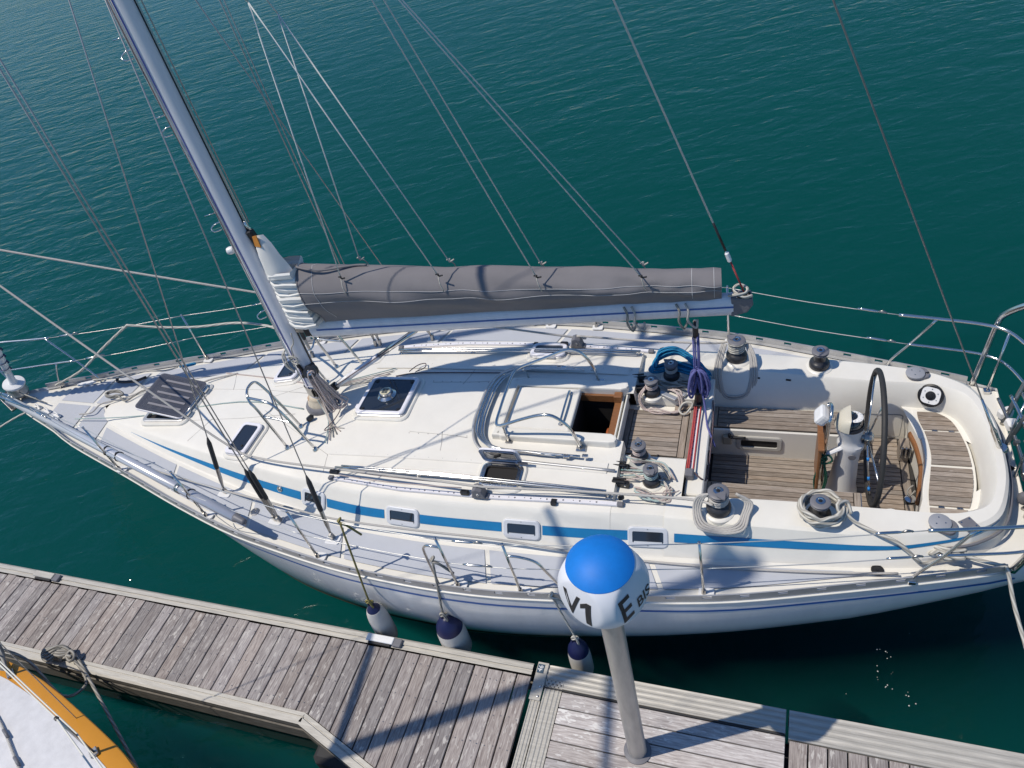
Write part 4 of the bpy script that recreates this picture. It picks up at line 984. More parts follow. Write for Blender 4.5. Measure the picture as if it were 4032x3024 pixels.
# ------------------------------------------------------------------ standing rigging
def stays():
    for sg in (-1, 1):
        for (u, v, T, r, n) in ((-.84, 1.14, (.05, sg * .06, 7.7), .006, 1), (-.03, 1.41, (-.13, sg * 1.17, 8.05), .007, 1), (.03, 1.42, (-.09, sg * 1.16, 8.05), .006, 2), (.73, 1.56, (.08, sg * .06, 7.6), .006, 3)):
            v *= sg; z0 = zd(u) + .02; P0 = Vector((u, v, z0)); T = Vector(T); d = (T - P0).normalized()
            e = empty("shroud", parent=boat)
            tube("wire", [P0 + d * .78, T], r, wire, e, 6)
            tube("turnbuckle", [P0 + d * .06, P0 + d * .14, P0 + d * .20, P0 + d * .46, P0 + d * .52], [.010, .015, .021, .021, .012], steeld, e, 10)
            tube("boot", [P0 + d * .36, P0 + d * .39, P0 + d * .72, P0 + d * .80], [.019, .025, .025, .008], rubber, e, 10)
            box("toggle", tuple(P0 + d * .05), (.035, .05, .09), steeld, e, rot=(sg * R(-12), 0, 0), bevel=.006)
            if n != 2: prism("chainplate", rrect(.15, .11, .02), 0, .016, white, e, (u, v, zd(u) + .012), bevel=.003)
    # spreader-tip runs to the next spreader and masthead
    for sg in (-1, 1):
        tube("upper_shroud", [(-.13, sg * 1.17, 8.05), (-.13, sg * .85, 12.25), (0, sg * .05, 16.2)], .006, wire, boat, 6)
    # forestay, furled genoa with striped cover, drum
    fs = empty("furled_genoa", parent=boat)
    F0 = Vector((-4.80, 0, 1.47)); F1 = Vector((-.1, 0, 15.9)); d = (F1 - F0).normalized()
    tube("roll", [F0 + d * .42, F0 + d * .8, F0 + d * 2, F0 + d * 6, F0 + d * 13], [.035, .05, .06, .07, .03], sailw, fs, 14)
    tube("stay", [F0 - d * .1, F1], .010, wire, fs, 8)
    tube("stripe_cover", [F0 + d * .40, F0 + d * .5, F0 + d * 1.1, F0 + d * 2.2], [.036, .046, .056, .064], white, fs, 14)
    for k in range(15):
        s_ = .46 + .115 * k; P = []
        n1 = d.orthogonal().normalized(); n2 = d.cross(n1)
        rr = lerp([(.4, .037), (.5, .047), (1.1, .057), (2.2, .065)], s_) + .003
        P = [F0 + d * (s_ + .055 * (a / 12)) + (n1 * math.cos(a * math.pi / 6) + n2 * math.sin(a * math.pi / 6)) * rr for a in range(13)]
        tube("stripe_band", P, .020, navy, fs, 6, flat=.2)
    def disc(name, prof, m_): 
        o = lathe(name, prof, m_, fs, 28); o.location = F0; o.rotation_euler = d.to_track_quat('Z', 'Y').to_euler(); return o
    disc("drum_lower", [(.03, .02), (.125, .03), (.13, .05), (.125, .06), (.05, .065)], greypl)
    disc("drum_core", [(.06, .06), (.06, .19)], steeld)
    disc("drum_top", [(.04, .185), (.135, .19), (.14, .205), (.132, .222), (.06, .232), (.045, .26), (.04, .42), (.03, .43)], white)
    disc("drum_cage", [(.128, .06), (.118, .10), (.118, .15), (.132, .19)], alud)
    tube("tack_line", [(-4.78, -.05, 1.60), (-4.55, -.07, 1.52), (-4.25, -.10, 1.42)], .008, r_white, fs, 6)
    # masthead to stern
    bs = empty("backstay", parent=boat)
    P0 = Vector((6.90, 0, 1.22)); T = Vector((.1, 0, 17.2)); d = (T - P0).normalized()
    tube("wire", [P0 + d * .9, T], .0065, wire, bs, 6); tube("tensioner", [P0, P0 + d * .1, P0 + d * .14, P0 + d * .55, P0 + d * .6, P0 + d * .95], [.012, .012, .024, .024, .014, .010], steel, bs, 10)
    lathe("handwheel", [(.055, -.02), (.06, 0), (.055, .02), (.02, .025)], steel, bs, 16, tuple(P0 + d * .30), tuple(d.to_track_quat('Z', 'Y').to_euler()))
    tl = empty("topping_lift", parent=boat)
    P0 = Vector((4.60, .43, 2.86)); T = Vector((.1, 0, 16.0)); d = (T - P0).normalized()
    tube("lift_line", [P0 + d * .52, T], .008, r_jack, tl, 6); tube("lift_sleeve", [P0 + d * .50, P0 + d * .80], .011, black, tl, 8)
    tube("lift_tail", [P0, P0 + d * .38], .008, r_red, tl, 6); box("lift_block", tuple(P0 + d * .43), (.035, .045, .10), white, tl, rot=(0, R(-18), 0), bevel=.01)
    # lazy jacks
    lj = empty("lazy_jacks", parent=boat)
    J1, J2 = (1.10, -.02, 5.86), (1.14, .23, 5.69)
    for K, A, up in (((.95, -.06, 3.41), J1, 0), ((1.91, .03, 3.37), J1, 0), ((2.82, .11, 3.29), (2.04, .07, 5.74), 1), ((3.74, .20, 3.22), (2.24, .09, 5.71), 1), ((1.03, .22, 3.43), J2, 0), ((1.92, .30, 3.34), J2, 0), ((2.79, .38, 3.24), (2.01, .31, 5.67), 1), ((3.71, .47, 3.16), (2.15, .32, 5.65), 1)):
        K = Vector(K); A = Vector(A); c = .0933 * K.x; sg = -1 if K.y < c else 1
        end = K + (A - K) * ((K.x - .1) / (K.x - A.x)) if up else A
        P = Vector((K.x + .03, c + sg * (.235 - .024 * K.x), K.z - .15))
        tube("jack_line", [K, end], .006, r_jack, lj, 5)
        tube("jack_lashing", [P, P.lerp(K, .5) + Vector((0, sg * .02, .01)), K], .0055, r_white, lj, 5, 3)
        tube("jack_knot", [K + Vector((-.02, 0, .01)), K + Vector((.01, sg * .01, .02)), K + Vector((0, 0, -.01)), K + Vector((.05, sg * .015, .01))], .008, black if sg < 0 else r_white, lj, 5, 3)
    for A, T in ((J1, (.05, -.25, 8.0)), (J2, (.05, .25, 8.0))): tube("jack_line", [A, T], .006, r_jack, lj, 5)
stays()
# ------------------------------------------------------------------ rails
def rails():
    SB = [(-2.41, .985), (-.89, 1.455), (.66, 1.775), (2.20, 1.885), (2.80, 1.865), (4.38, 1.65)]
    H1, H2 = .77, .40
    for sg in (-1, 1):
        tops = []; mids = []
        for i, (u, v) in enumerate(SB):
            z = zd(u); e = empty("stanchion", parent=boat)
            lean = Vector((-.02, sg * .025, 1)).normalized(); b = Vector((u, sg * v, z))
            tube("post", [b + lean * .02, b + lean * H1], [.0135, .0115], steel, e, 8)
            lathe("post_cap", [(.014, 0), (.013, .01), (0, .014)], steel, e, 8, tuple(b + lean * H1))
            lathe("socket", [(.026, 0), (.022, .02), (.018, .075)], steeld, e, 10, tuple(b))
            prism("base_plate", rrect(.13, .09, .02), .012, .026, white, e, tuple(b + Vector((.02, -sg * .01, 0))), bevel=.003)
            tops.append(b + lean * (H1 - .01)); mids.append(b + lean * H2)
            if i in (3, 4):
                s = -1 if i == 3 else 1
                if i == 3: P = [b + lean * .64, b + lean * .64 + Vector((-.10, 0, .01)), b + Vector((-.175, 0, .60)), b + Vector((-.20, 0, .5)), b + Vector((-.20, 0, .02))]
                else: P = [b + lean * .60, b + lean * .60 + Vector((.12, 0, .0)), b + Vector((.23, 0, .53)), b + Vector((.30, 0, .40)), b + Vector((.44, -sg * .03, .02))]
                tube("gate_brace", P, .0125, steel, e, 8, 4)
        ends1 = [Vector((-4.26, sg * .50, 2.05))] + tops + [Vector((6.02, sg * 1.30, 1.95))]
        ends2 = [Vector((-4.02, sg * .45, 1.70))] + mids + [Vector((6.14, sg * 1.27, 1.60))]
        for nm, E_ in (("upper_lifeline", ends1), ("lower_lifeline", ends2)):
            e = empty(nm, parent=boat)
            for a, b in zip(E_, E_[1:]):
                s = .012 * (b - a).length; tube("wire", [a, a.lerp(b, .5) - Vector((0, 0, s)), b], .0042, wirew, e, 6, 4)
                d = (b - a).normalized()
                if (b - a).length < .8 or a is E_[0] or b is E_[-1]:
                    c = a + d * .25 if b is not E_[-1] else b - d * .28
                    tube("bottlescrew", [c - d * .10, c - d * .06, c + d * .06, c + d * .10], [.007, .012, .012, .007], steel, e, 8)
                    tube("pelican_hook", [c + d * .10, c + d * .13 + Vector((0, 0, .015)), c + d * .17], .009, steeld, e, 6, 3)
        # pushpit half
        pp = empty("pushpit", parent=boat)
        tube("top_tube", [(6.02, sg * 1.30, 1.95), (6.35, sg * 1.245, 1.95), (6.72, sg * 1.17, 1.95), (6.93, sg * 1.06, 1.95), (7.08, sg * .75, 1.95), (7.12, sg * .50, 1.94), (7.13, sg * .40, 1.86), (7.12, sg * .38, 1.60)], .0155, steel, pp, 10, 5)
        tube("mid_tube", [(6.14, sg * 1.27, 1.60), (6.4, sg * 1.225, 1.60), (6.75, sg * 1.15, 1.60), (6.95, sg * 1.02, 1.60), (7.08, sg * .7, 1.60), (7.12, sg * .40, 1.60), (7.12, sg * .38, 1.60)], .0125, steel, pp, 8, 5)
        tube("diagonal_leg", [(6.35, sg * 1.245, 1.94), (6.18, sg * 1.28, 1.62), (6.02, sg * 1.30, 1.36), (6.0, sg * 1.30, 1.25)], .0135, steel, pp, 8, 4)
        tube("corner_leg", [(6.93, sg * 1.06, 1.95), (6.90, sg * 1.02, 1.60), (6.86, sg * .98, 1.25)], .0125, steel, pp, 8)
        tube("inner_leg", [(7.12, sg * .42, 1.90), (7.08, sg * .43, 1.55), (7.0, sg * .45, 1.25)], .0125, steel, pp, 8)
        for u, v in ((6.0, 1.30), (6.86, .98)): box("leg_shoe", (u, sg * v, 1.265), (.06, .06, .04), steel, pp, bevel=.006)
        # arch of the stern gantry
        ar = tube("gantry_tube", [(6.75, sg * 1.09, 1.25), (6.80, sg * 1.14, 1.6), (6.85, sg * 1.19, 1.95), (6.90, sg * 1.16, 2.10), (7.05, sg * 1.05, 2.30), (7.35, sg * .85, 2.62), (7.6, sg * .70, 2.85)], .030, steel, boat, 14, 5)
    tube("gantry_bar", [(7.6, -.70, 2.85), (7.62, 0, 2.88), (7.6, .70, 2.85)], .028, steel, boat, 12, 3)
    # stern clutter: gantry brackets, outboard bracket, folded ladder
    ld = empty("folded_ladder", parent=boat)
    for v in (-.16, .16): tube("ladder_side", [(7.06, v - .2, 1.25), (7.12, v - .2, 1.7), (7.10, v - .2, 2.0)], .013, steel, ld, 8, 3)
    for z in (1.35, 1.55, 1.75): tube("ladder_rung", [(7.10, -.36, z), (7.10, -.04, z)], .014, steel, ld, 8)
    for v, z, r_ in ((.30, 1.32, .028), (-.45, 1.30, .026), (-.62, 1.40, .022), (.55, 1.34, .03)):
        tube("gantry_brace", [(6.93, v, 1.25), (6.98, v * 1.1, z + .1), (7.06, v * 1.25, 1.72)], r_ * .8, steeld, boat, 8, 4)
    hs_ = empty("horseshoe_bracket", (6.98, -.80, 1.45), R(-20), parent=boat)
    box("bracket_board", (0, 0, 0), (.03, .14, .34), black, hs_, rot=(0, R(18), 0), bevel=.01)
    for dz in (-.08, .0, .08): lathe("bracket_bolt", [(.012, 0), (.01, .006), (0, .006)], steel, hs_, 8, (-.03, 0, dz + .06), (0, R(-72), 0))
    for k, (u, v, z, s_) in enumerate(((6.95, .62, 1.33, (.13, .09, .10)), (6.97, .45, 1.35, (.10, .12, .09)), (7.0, -.12, 1.36, (.11, .16, .07)), (7.0, -.72, 1.36, (.09, .09, .20)))):
        box("stern_fitting", (u, v, z), s_, white if k < 2 else (steeld if k == 2 else greypl), boat, rot=(0, R(10 * k), R(30 - 20 * k)), bevel=.02)
    for k, (z, u0, r_) in enumerate(((1.36, 6.96, .017), (1.50, 7.02, .016), (1.64, 7.06, .014))):
        tube("stern_tube", [(u0 - .10, -.92 + .05 * k, z), (u0, -.5, z + .02), (u0 + .03, 0, z - .03), (u0 - .01, .45 - .1 * k, z + .01), (u0 - .06, .75 - .1 * k, z + .03)], r_, steeld if k != 1 else steel, boat, 8, 4)
        for v in (-.62 + .1 * k, -.2, .22 + .08 * k): box("tube_clamp", (u0 + .01, v, z), (.05, .045, .06), black if (k + int(v * 10)) % 2 else steeld, boat, rot=(0, 0, R(15 * k)), bevel=.01)
    for v0, v1 in ((-.55, -.28), (-.10, .12), (.30, .52)): tube("stern_strut", [(6.92, v0, 1.26), (7.05, v1, 1.66)], .012, steel, boat, 8)
    tube("stern_rope", [(6.98, .10, 1.52), (7.04, -.05, 1.46), (6.99, -.18, 1.50), (7.05, -.30, 1.40), (6.98, -.38, 1.52)], .014, r_grey, boat, 6, 5)
    lathe("stern_lamp", [(.0, 0), (.04, .01), (.045, .06), (.03, .09), (0, .095)], greypl, boat, 16, (6.93, -.38, 1.27))
    # pulpit
    pu = empty("pulpit", parent=boat)
    for sg in (-1, 1):
        tube("top_tube", [(-4.26, sg * .50, 2.05), (-4.6, sg * .43, 2.06), (-5.0, sg * .34, 2.08), (-5.22, sg * .24, 2.09), (-5.27, sg * .10, 2.09), (-5.27, 0, 2.09)], .0145, steel, pu, 10, 5)
        tube("lower_tube", [(-4.02, sg * .45, 1.70), (-4.4, sg * .36, 1.70), (-4.95, sg * .22, 1.70), (-5.12, sg * .17, 1.70)], .012, steel, pu, 8, 4)
        tube("aft_leg", [(-4.32, sg * .485, 2.05), (-4.05, sg * .46, 1.73), (-3.82, sg * .43, 1.45), (-3.79, sg * .42, 1.34)], .0125, steel, pu, 8, 4)
        tube("mid_leg", [(-4.30, sg * .385, 1.70), (-4.34, sg * .32, 1.55), (-4.36, sg * .25, 1.36)], .0115, steel, pu, 8, 3)
        tube("fore_leg", [(-5.22, sg * .24, 2.09), (-5.10, sg * .17, 1.70), (-4.84, sg * .08, 1.40)], .0125, steel, pu, 8, 4)
    # anchor roller and windlass cover at the stem
    st = empty("stem_fitting", parent=boat)
    box("roller_cheek", (-4.95, -.06, 1.42), (.36, .012, .12), steeld, st, bevel=.004); box("roller_cheek", (-4.95, .06, 1.42), (.36, .012, .12), steeld, st, bevel=.004)
    lathe("bow_roller", [(.04, -.05), (.025, 0), (.04, .05)], black, st, 14, (-5.08, 0, 1.43), (R(90), 0, 0))
    box("anchor_shank", (-4.82, 0, 1.42), (.55, .02, .05), steeld, st, rot=(0, R(4), 0), bevel=.006)
    prism("anchor_fluke", [(0, -.02), (.26, -.13), (.30, 0), (.26, .13), (0, .02)], -.012, .012, steeld, st, (-5.24, 0, 1.34), (0, R(22), 0), bevel=.004)
    for du in (0, .22, .44):
        e_ = empty("deck_fairlead", (-4.42 + du, -.16 - du * .28, zd(-4.4) + .02), R(-20), parent=boat)
        tube("fairlead_bow", [(-.05, -.03, 0), (-.05, -.03, .035), (0, -.03, .05), (.05, -.03, .035), (.05, -.03, 0)], .010, white, e_, 6, 3); tube("fairlead_bow", [(-.05, .03, 0), (-.05, .03, .035), (0, .03, .05), (.05, .03, .035), (.05, .03, 0)], .010, white, e_, 6, 3)
        prism("fairlead_base", rrect(.13, .10, .02), -.01, .008, white, e_)
    # mast granny bars
    for sg in (-1, 1):
        gb = empty("mast_guard", parent=boat)
        y0 = sg * .66; y1 = sg * .36
        z0 = lambda u, v: roof(u, v)
        tube("guard_hoop", [(-.15, y0, z0(-.15, y0)), (-.28, y0 * .97, 2.10), (-.33, y0 * .96, 2.22), (-.36, y0 * .90, 2.28), (-.40, (y0 + y1) / 2, 2.30), (-.40, y1 * 1.1, 2.29), (-.36, y1, 2.22), (-.24, y1, 1.95), (-.12, y1, z0(-.12, y1))], .015, steel, gb, 8, 4)
        tube("guard_brace", [(-.36, y0 * .92, 2.27), (-.10, y0 * .98, 2.26), (.0, y0, 2.18), (.10, y0 * 1.01, 1.95), (.22, y0 * 1.02, z0(.22, y0))], .015, steel, gb, 8, 4)
        tube("guard_bar", [(-.26, y0 * .975, 2.03), (-.06, y0 * .98, 2.0), (.09, y0, 1.98)], .012, steel, gb, 8, 3)
        tube("guard_bar", [(-.30, y1, 2.10), (-.24, y1 * 1.3, 2.0), (-.26, y0 * .975, 2.03)], .011, steel, gb, 8, 3)
        for u, v in ((-.15, y0), (-.12, y1), (.22, y0 * 1.02)): lathe("guard_foot", [(.035, 0), (.033, .008), (.02, .03)], steel, gb, 14, (u, v, roof(u, v)))
rails()
# ------------------------------------------------------------------ steering pedestal
def helm():
    pd = empty("steering_pedestal", (5.56, 0, .79), parent=boat)
    rows = []
    for z, a, b, c in ((0, .155, .15, -.02), (.03, .15, .145, -.02), (.10, .125, .125, -.01), (.45, .105, .11, 0), (.62, .105, .115, .01), (.66, .12, .12, .015), (.70, .12, .12, .015), (.72, .10, .105, .01), (.78, .095, .10, .0), (.86, .12, .115, -.01), (.92, .125, .125, -.015), (.93, .11, .11, -.015)):
        rows.append([(c + x, y, z) for x, y in oval(a, b, 28)])
    o = grid("pedestal_column", rows, mat("pedestal_grey", (.66, .66, .66), .4, var=.04, vscale=6), pd, closed=True, flip=True); sharp(o, 40)
    lathe("compass_rim", [(.128, .92), (.13, .935), (.118, .95), (.112, .945)], black, pd, 32, (-.015, 0, 0))
    lathe("compass_dome", [(.112, .94), (.106, .975), (.085, 1.015), (.05, 1.04), (0, 1.05)], glass, pd, 28, (-.015, 0, 0))
    lathe("compass_card", [(.07, .972), (.074, .975), (.058, .978), (.056, .974)], white, pd, 24, (.015, -.012, .06))
    for k in range(12): box("card_mark", (.015 + .055 * math.cos(k * .5236), -.012 + .055 * math.sin(k * .5236), 1.041), (.018, .007, .003), white, pd, rot=(0, 0, k * .5236))
    rows = []
    for k in range(7):
        a = R(15 * k); rows.append([(-.015 - .135 * math.cos(a) * math.cos(R(t)) * .98, .135 * math.sin(R(t)) * (.75 + .25 * math.cos(a)), .93 + .135 * math.sin(a)) for t in range(-85, 86, 17)])
    grid("compass_hood", rows, mat("hood_cream", (.62, .58, .48), .45), pd)
    lathe("button", [(.035, 0), (.033, .006), (0, .007)], greypl, pd, 18, (.03, -.115, .60), (R(90), 0, 0))
    box("engine_lever", (-.13, -.10, .66), (.16, .05, .035), white, pd, rot=(0, R(-20), R(20)), bevel=.012)
    tube("guard_rail", [(-.20, -.11, 0), (-.20, -.11, .95), (-.19, -.10, 1.07), (-.18, -.03, 1.12), (-.18, .03, 1.12), (-.19, .10, 1.07), (-.20, .11, .95), (-.20, .11, 0)], .016, steel, pd, 10, 4)
    pl = box("chart_plotter", (-.25, .05, .97), (.10, .17, .13), white, pd, rot=(0, R(35), 0), bevel=.03, seg=2)
    box("plotter_screen_cover", (-.195, .05, .99), (.03, .155, .115), greypl, pd, rot=(0, R(35), 0), bevel=.01)
    box("drop_table", (-.255, -.02, .46), (.03, .34, .55), wood, pd, bevel=.008); box("table_edge", (-.245, -.02, .75), (.06, .36, .035), wood, pd, bevel=.008)
    # wheel
    wh = empty("steering_wheel", (5.77, 0, 1.55), parent=boat); wh.rotation_euler = (0, R(0), 0)
    P = [(0, .62 * math.cos(a * math.pi / 24), .62 * math.sin(a * math.pi / 24)) for a in range(48)]
    tube("rim", P, .025, leather, wh, 10, closed=True)
    for k in range(5):
        a = R(90 + 72 * k + 14); tube("spoke", [(-.06, .04 * math.cos(a), .04 * math.sin(a)), (0, .61 * math.cos(a), .61 * math.sin(a))], .009, steel, wh, 8)
    lathe("hub", [(.06, -.04), (.06, .02), (.04, .04), (0, .045)], steeld, wh, 20, (-.05, 0, 0), (0, R(90), 0))
    tube("wheel_shaft", [(-.14, 0, 0), (-.05, 0, 0)], .03, steeld, wh, 12)
    a = R(90 + 72 * 2 + 14)
    for s in (.22, .42, .53):
        c = Vector((-.06 + .06 * s / .61, s * math.cos(a), s * math.sin(a))); d = Vector((.06, .57 * math.cos(a), .57 * math.sin(a))).normalized()
        tube("spoke_tape", [c - d * .018, c + d * .018], .012, tapeb, wh, 8)
helm()
# ------------------------------------------------------------------ running rigging and loose gear aboard
def wraps(w, v, z0, r, n, m, rr=.013, parent=boat, name="winch_wraps"):
    P = []
    for k in range(int(n * 14) + 1):
        a = 2 * math.pi * k / 14; P.append((w + r * math.cos(a), v + r * math.sin(a), z0 + rr * 2.0 * k / 14))
    tube(name, P, rr, m, parent, 7)
def coil(c, r, n, rr, jit, rz=.3, tilt=None, el=1.0, seed=1):
    """points of a loose hand-made coil"""
    rnd = random.Random(seed); P = []
    for k in range(n * 9):
        a = 2 * math.pi * k / 9; q = r * (1 + rnd.uniform(-jit, jit)); p = Vector((q * math.cos(a), q * el * math.sin(a), rr * 1.7 * (k / 9) * rz + rnd.uniform(-rr, rr) * .6))
        if tilt: p = tilt @ p
        P.append(Vector(c) + p)
    return P
def ropes():
    sh = empty("genoa_sheet", parent=boat)
    A = Vector((-4.05, 0, 3.93)); B = Vector((-.80, -.78, 1.665))
    tube("sheet", [A, A.lerp(B, .35) - Vector((0, 0, .03)), A.lerp(B, .7) - Vector((0, 0, .04)), B, (-.3, -.90, 1.635), (.66, -1.0, 1.70), (1.6, -1.06, 1.74), (2.2, -1.10, 1.75), (2.27, -1.105, 1.76), (2.4, -1.10, 1.75), (3.3, -1.04, 1.73), (4.2, -1.03, 1.735), (4.42, -1.08, 1.745)], .0125, r_sheet, sh, 7, 5)
    sh = empty("genoa_sheet", parent=boat); B = Vector((2.70, 1.11, 1.74))
    tube("sheet", [A, A.lerp(B, .3) - Vector((0, 0, .05)), A.lerp(B, .65) - Vector((0, 0, .06)), B, (2.78, 1.11, 1.755), (3.4, 1.09, 1.73), (4.2, 1.06, 1.735), (4.46, 1.09, 1.745)], .0125, r_sheet, sh, 7, 5)
    wraps(4.46, -.995, 1.695, .077, 3.2, r_sheet, .012); wraps(4.50, 1.005, 1.695, .077, 4.2, r_white, .012); wraps(4.50, 1.005, 1.805, .086, 1.0, r_white, .010)
    # lazy sheet along the cabin side
    tube("lazy_sheet", [(-1.9, -1.0, 1.40), (-.9, -1.13, 1.33), (.0, -1.30, 1.40), (.7, -1.40, 1.40), (1.6, -1.43, 1.40), (2.5, -1.42, 1.38), (3.4, -1.42, 1.30), (4.3, -1.40, 1.285), (5.2, -1.34, 1.285), (5.9, -1.27, 1.30)], .011, r_sheet, boat, 6, 5)
    # car control lines
    for d in (-.03, .035): tube("car_line", [(.72, -1.03 + d, 1.685), (1.3, -1.085 + d, 1.71), (2.1, -1.10 + d * .7, 1.73)], .0055, r_fleck, boat, 5, 4)
    box("track_block", (.66, -1.03, 1.69), (.11, .05, .04), black, boat, bevel=.012)
    tube("car_line", [(2.35, -1.09, 1.71), (3.0, -1.02, 1.70), (3.6, -.99, 1.685), (3.95, -.93, 1.66), (4.06, -.86, 1.60), (4.10, -.82, 1.58)], .0055, r_fleck, boat, 5, 5)
    # jacklines over the roof
    tube("jackline", [(-3.62, -.31, 1.39), (-2.6, -.20, roof(-2.6, .2) + .012), (-1.2, 0.02, roof(-1.2, 0) + .012), (-.22, -.10, roof(-.2, .1) + .012)], .007, r_teal, boat, 6, 5)
    tube("jackline", [(-1.8, .60, roof(-1.8, .6) + .01), (-.9, .44, roof(-.9, .44) + .01), (-.1, .27, roof(-.1, .27) + .012)], .007, r_fleck, boat, 6, 5)
    tube("jackline", [(.75, .46, roof(.75, .46) + .012), (1.0, .52, roof(1, .5) + .012), (1.5, .545, roof(1.5, .545) + .012), (2.05, .56, roof(2, .56) + .014)], .007, r_dark, boat, 6, 5)
    tube("jackline_knot", [(.92, .50, 1.69), (.98, .62, 1.68), (1.06, .66, 1.675), (1.08, .58, 1.68), (1.0, .50, 1.69)], .006, r_dark, boat, 5, 5)
    # halyard tails fanning from the mast foot to the ducts
    for k in range(6):
        t = k / 5; m_ = (r_teal, r_fleck, r_white, r_grey, r_fleck, r_sheet)[k]
        tube("halyard_tail", [(.06 + .03 * t, -.13 + .01 * k, 1.80), (.10 + .04 * t, -.16, 1.70), (.22 + .09 * t, -.30 - .01 * k, roof(.3, .3) + .02), (.32 + .13 * t, -.60 + .045 * k, roof(.4, .55) + .014)], .0065, m_, boat, 5, 4)
    for k in range(5):
        t = k / 4; tube("halyard_tail", [(.08, .12, 1.76), (.2, .22 + .02 * k, 1.69), (.62 + .02 * k, .40 + .05 * k, roof(.6, .5) + .016)], .0065, (r_grey, r_white, r_fleck, r_sheet, r_teal)[k], boat, 5, 4)
    box("foot_block", (-.03, -.27, roof(0, .27) + .04), (.09, .05, .06), black, boat, rot=(0, R(-30), R(30)), bevel=.015)
    # coiled halyard hung from the mast winch
    hc = empty("halyard_coil", parent=boat)
    for k in range(7):
        r1 = random.Random(k); dx, dy = r1.uniform(-.03, .05), r1.uniform(-.04, .04)
        tube("coil_loop", [(.17 + dx * .3, -.14 + dy * .3, 2.24), (.22 + dx, -.15 + dy, 2.06), (.26 + dx * 1.6, -.14 + dy * 1.6, 1.86), (.31 + dx * 2, -.13 + dy * 2, 1.72 + .02 * k % .06), (.27 + dx, -.20 + dy, 1.73), (.20 + dx, -.17 + dy, 1.92), (.14 + dx * .4, -.17 + dy * .4, 2.18)], .0095, r_fleck, hc, 6, 4, True)
    # mainsheet: tackle down to the traveller car and the gathered tail
    mt = empty("mainsheet", parent=boat)
    T = Vector((4.16, .385, 2.62)); D = Vector((4.165, .36, 1.60))
    box("upper_block", tuple(T + Vector((0, .02, -.16))), (.05, .08, .18), black, mt, bevel=.018); box("lower_block", tuple(D + Vector((0, 0, .03))), (.06, .09, .16), black, mt, bevel=.018)
    tube("block_shackle", [T + Vector((0, -.015, -.01)), T + Vector((.012, 0, -.05)), T + Vector((0, .02, -.08)), T + Vector((-.012, 0, -.05))], .007, steel, mt, 6, 3, True)
    for dx, dy in ((-.022, -.02), (-.01, .03), (.016, -.01), (.024, .035)): tube("fall", [T + Vector((dx, dy, -.22)), D + Vector((dx, dy, .08))], .0085, r_navy, mt, 6)
    rnd = random.Random(5)
    for k in range(17):
        a = rnd.uniform(0, 6.28); w = rnd.uniform(.05, .115); h = rnd.uniform(.20, .30); c = D + Vector((0, -.02, .34))
        cx, cy = math.cos(a) * w, math.sin(a) * w
        tube("tail_loop", [c + Vector((cx * .1, cy * .1, .07)), c + Vector((cx * .8, cy * .8, .03)), c + Vector((cx * 1.15, cy * 1.15, -h * .55)), c + Vector((cx * .8, cy * .8, -h * .95)), c + Vector((cx * .35, cy * .35, -h * .6)), c + Vector((0, 0, -.02))], .011, r_navy, mt, 6, 4)
    tube("tail_end", [D + Vector((.03, -.02, .2)), D + Vector((.07, -.10, .02)), (4.27, .10, 1.50), (4.29, .03, 1.50), (4.36, -.10, 1.40)], .010, r_navy, mt, 6, 5)
    tube("car_lashing", [(4.10, .33, 1.57), (4.02, .33, 1.55), (3.98, .28, 1.50), (4.03, .24, 1.48), (4.10, .30, 1.53)], .012, r_white, mt, 6, 4, True)
    # roof winch tails
    for (u, v, m_, s) in ((3.69, -.455, r_fleck, 3), (3.84, -.735, r_teal, 4), (3.69, .44, r_fleck, 5), (3.86, .70, r_sheet, 6)):
        wraps(u, v, ZL + .097, .058, 3.2, m_, .0075)
    def tail(P, m_, r=.0085): tube("winch_tail", P, r, m_, boat, 6, 5)
    for k in range(6):
        j = random.Random(20 + k); o = lambda s=.035: j.uniform(-s, s)
        m_ = (r_fleck, r_teal, r_fleck, r_teal, r_white, r_fleck)[k]
        tail([(3.55, -.62 - .035 * k, ZL + .06), (3.62 + o(), -.60 - .03 * k, ZL + .03), (3.76 + o(), -.62 - .03 * k + o(), ZL + .025 + .012 * k), (3.92 + o(), -.72 + o(.06), ZL + .02 + .01 * k), (4.02 + o(), -.86 + o(.06), ZL + .03), (3.95 + o(), -.95 + o(), ZL + .035), (3.80 + o(.05), -.90 + o(.05), ZL + .03 + .008 * k), (3.70 + o(), -.83 + o(), ZL + .02)], m_)
    for k in range(5):
        j = random.Random(40 + k); o = lambda s=.03: j.uniform(-s, s)
        tail([(3.60 + o(), -.50, ZL + .07), (3.66, -.56 + o(), ZL + .10), (3.80 + o(), -.50 + o(), ZL + .04), (3.93 + o(), -.58 + o(), ZL + .05 + .01 * k), (4.03 + o(), -.68 + o(), ZL + .03)], (r_fleck, r_white, r_fleck, r_teal, r_grey)[k])
    # far side tails: white coil over the bridge deck edge
    for k in range(3):
        j = random.Random(60 + k); o = lambda s=.025: j.uniform(-s, s)
        tail([(3.63, .40 + o(), ZL + .12), (3.58 + o(), .34 + o(), ZL + .03), (3.62 + o(), .30, 1.47), (3.74 + o(), .25 + .02 * k, 1.466 + .014 * k), (3.90 + o(), .25 + o(), 1.468 + .014 * k), (3.99 + o(), .32 + o(), 1.49), (3.96 + o(), .42 + o(), ZL + .05), (3.86 + o(), .50 + o(), ZL + .03)], r_fleck, .0095)
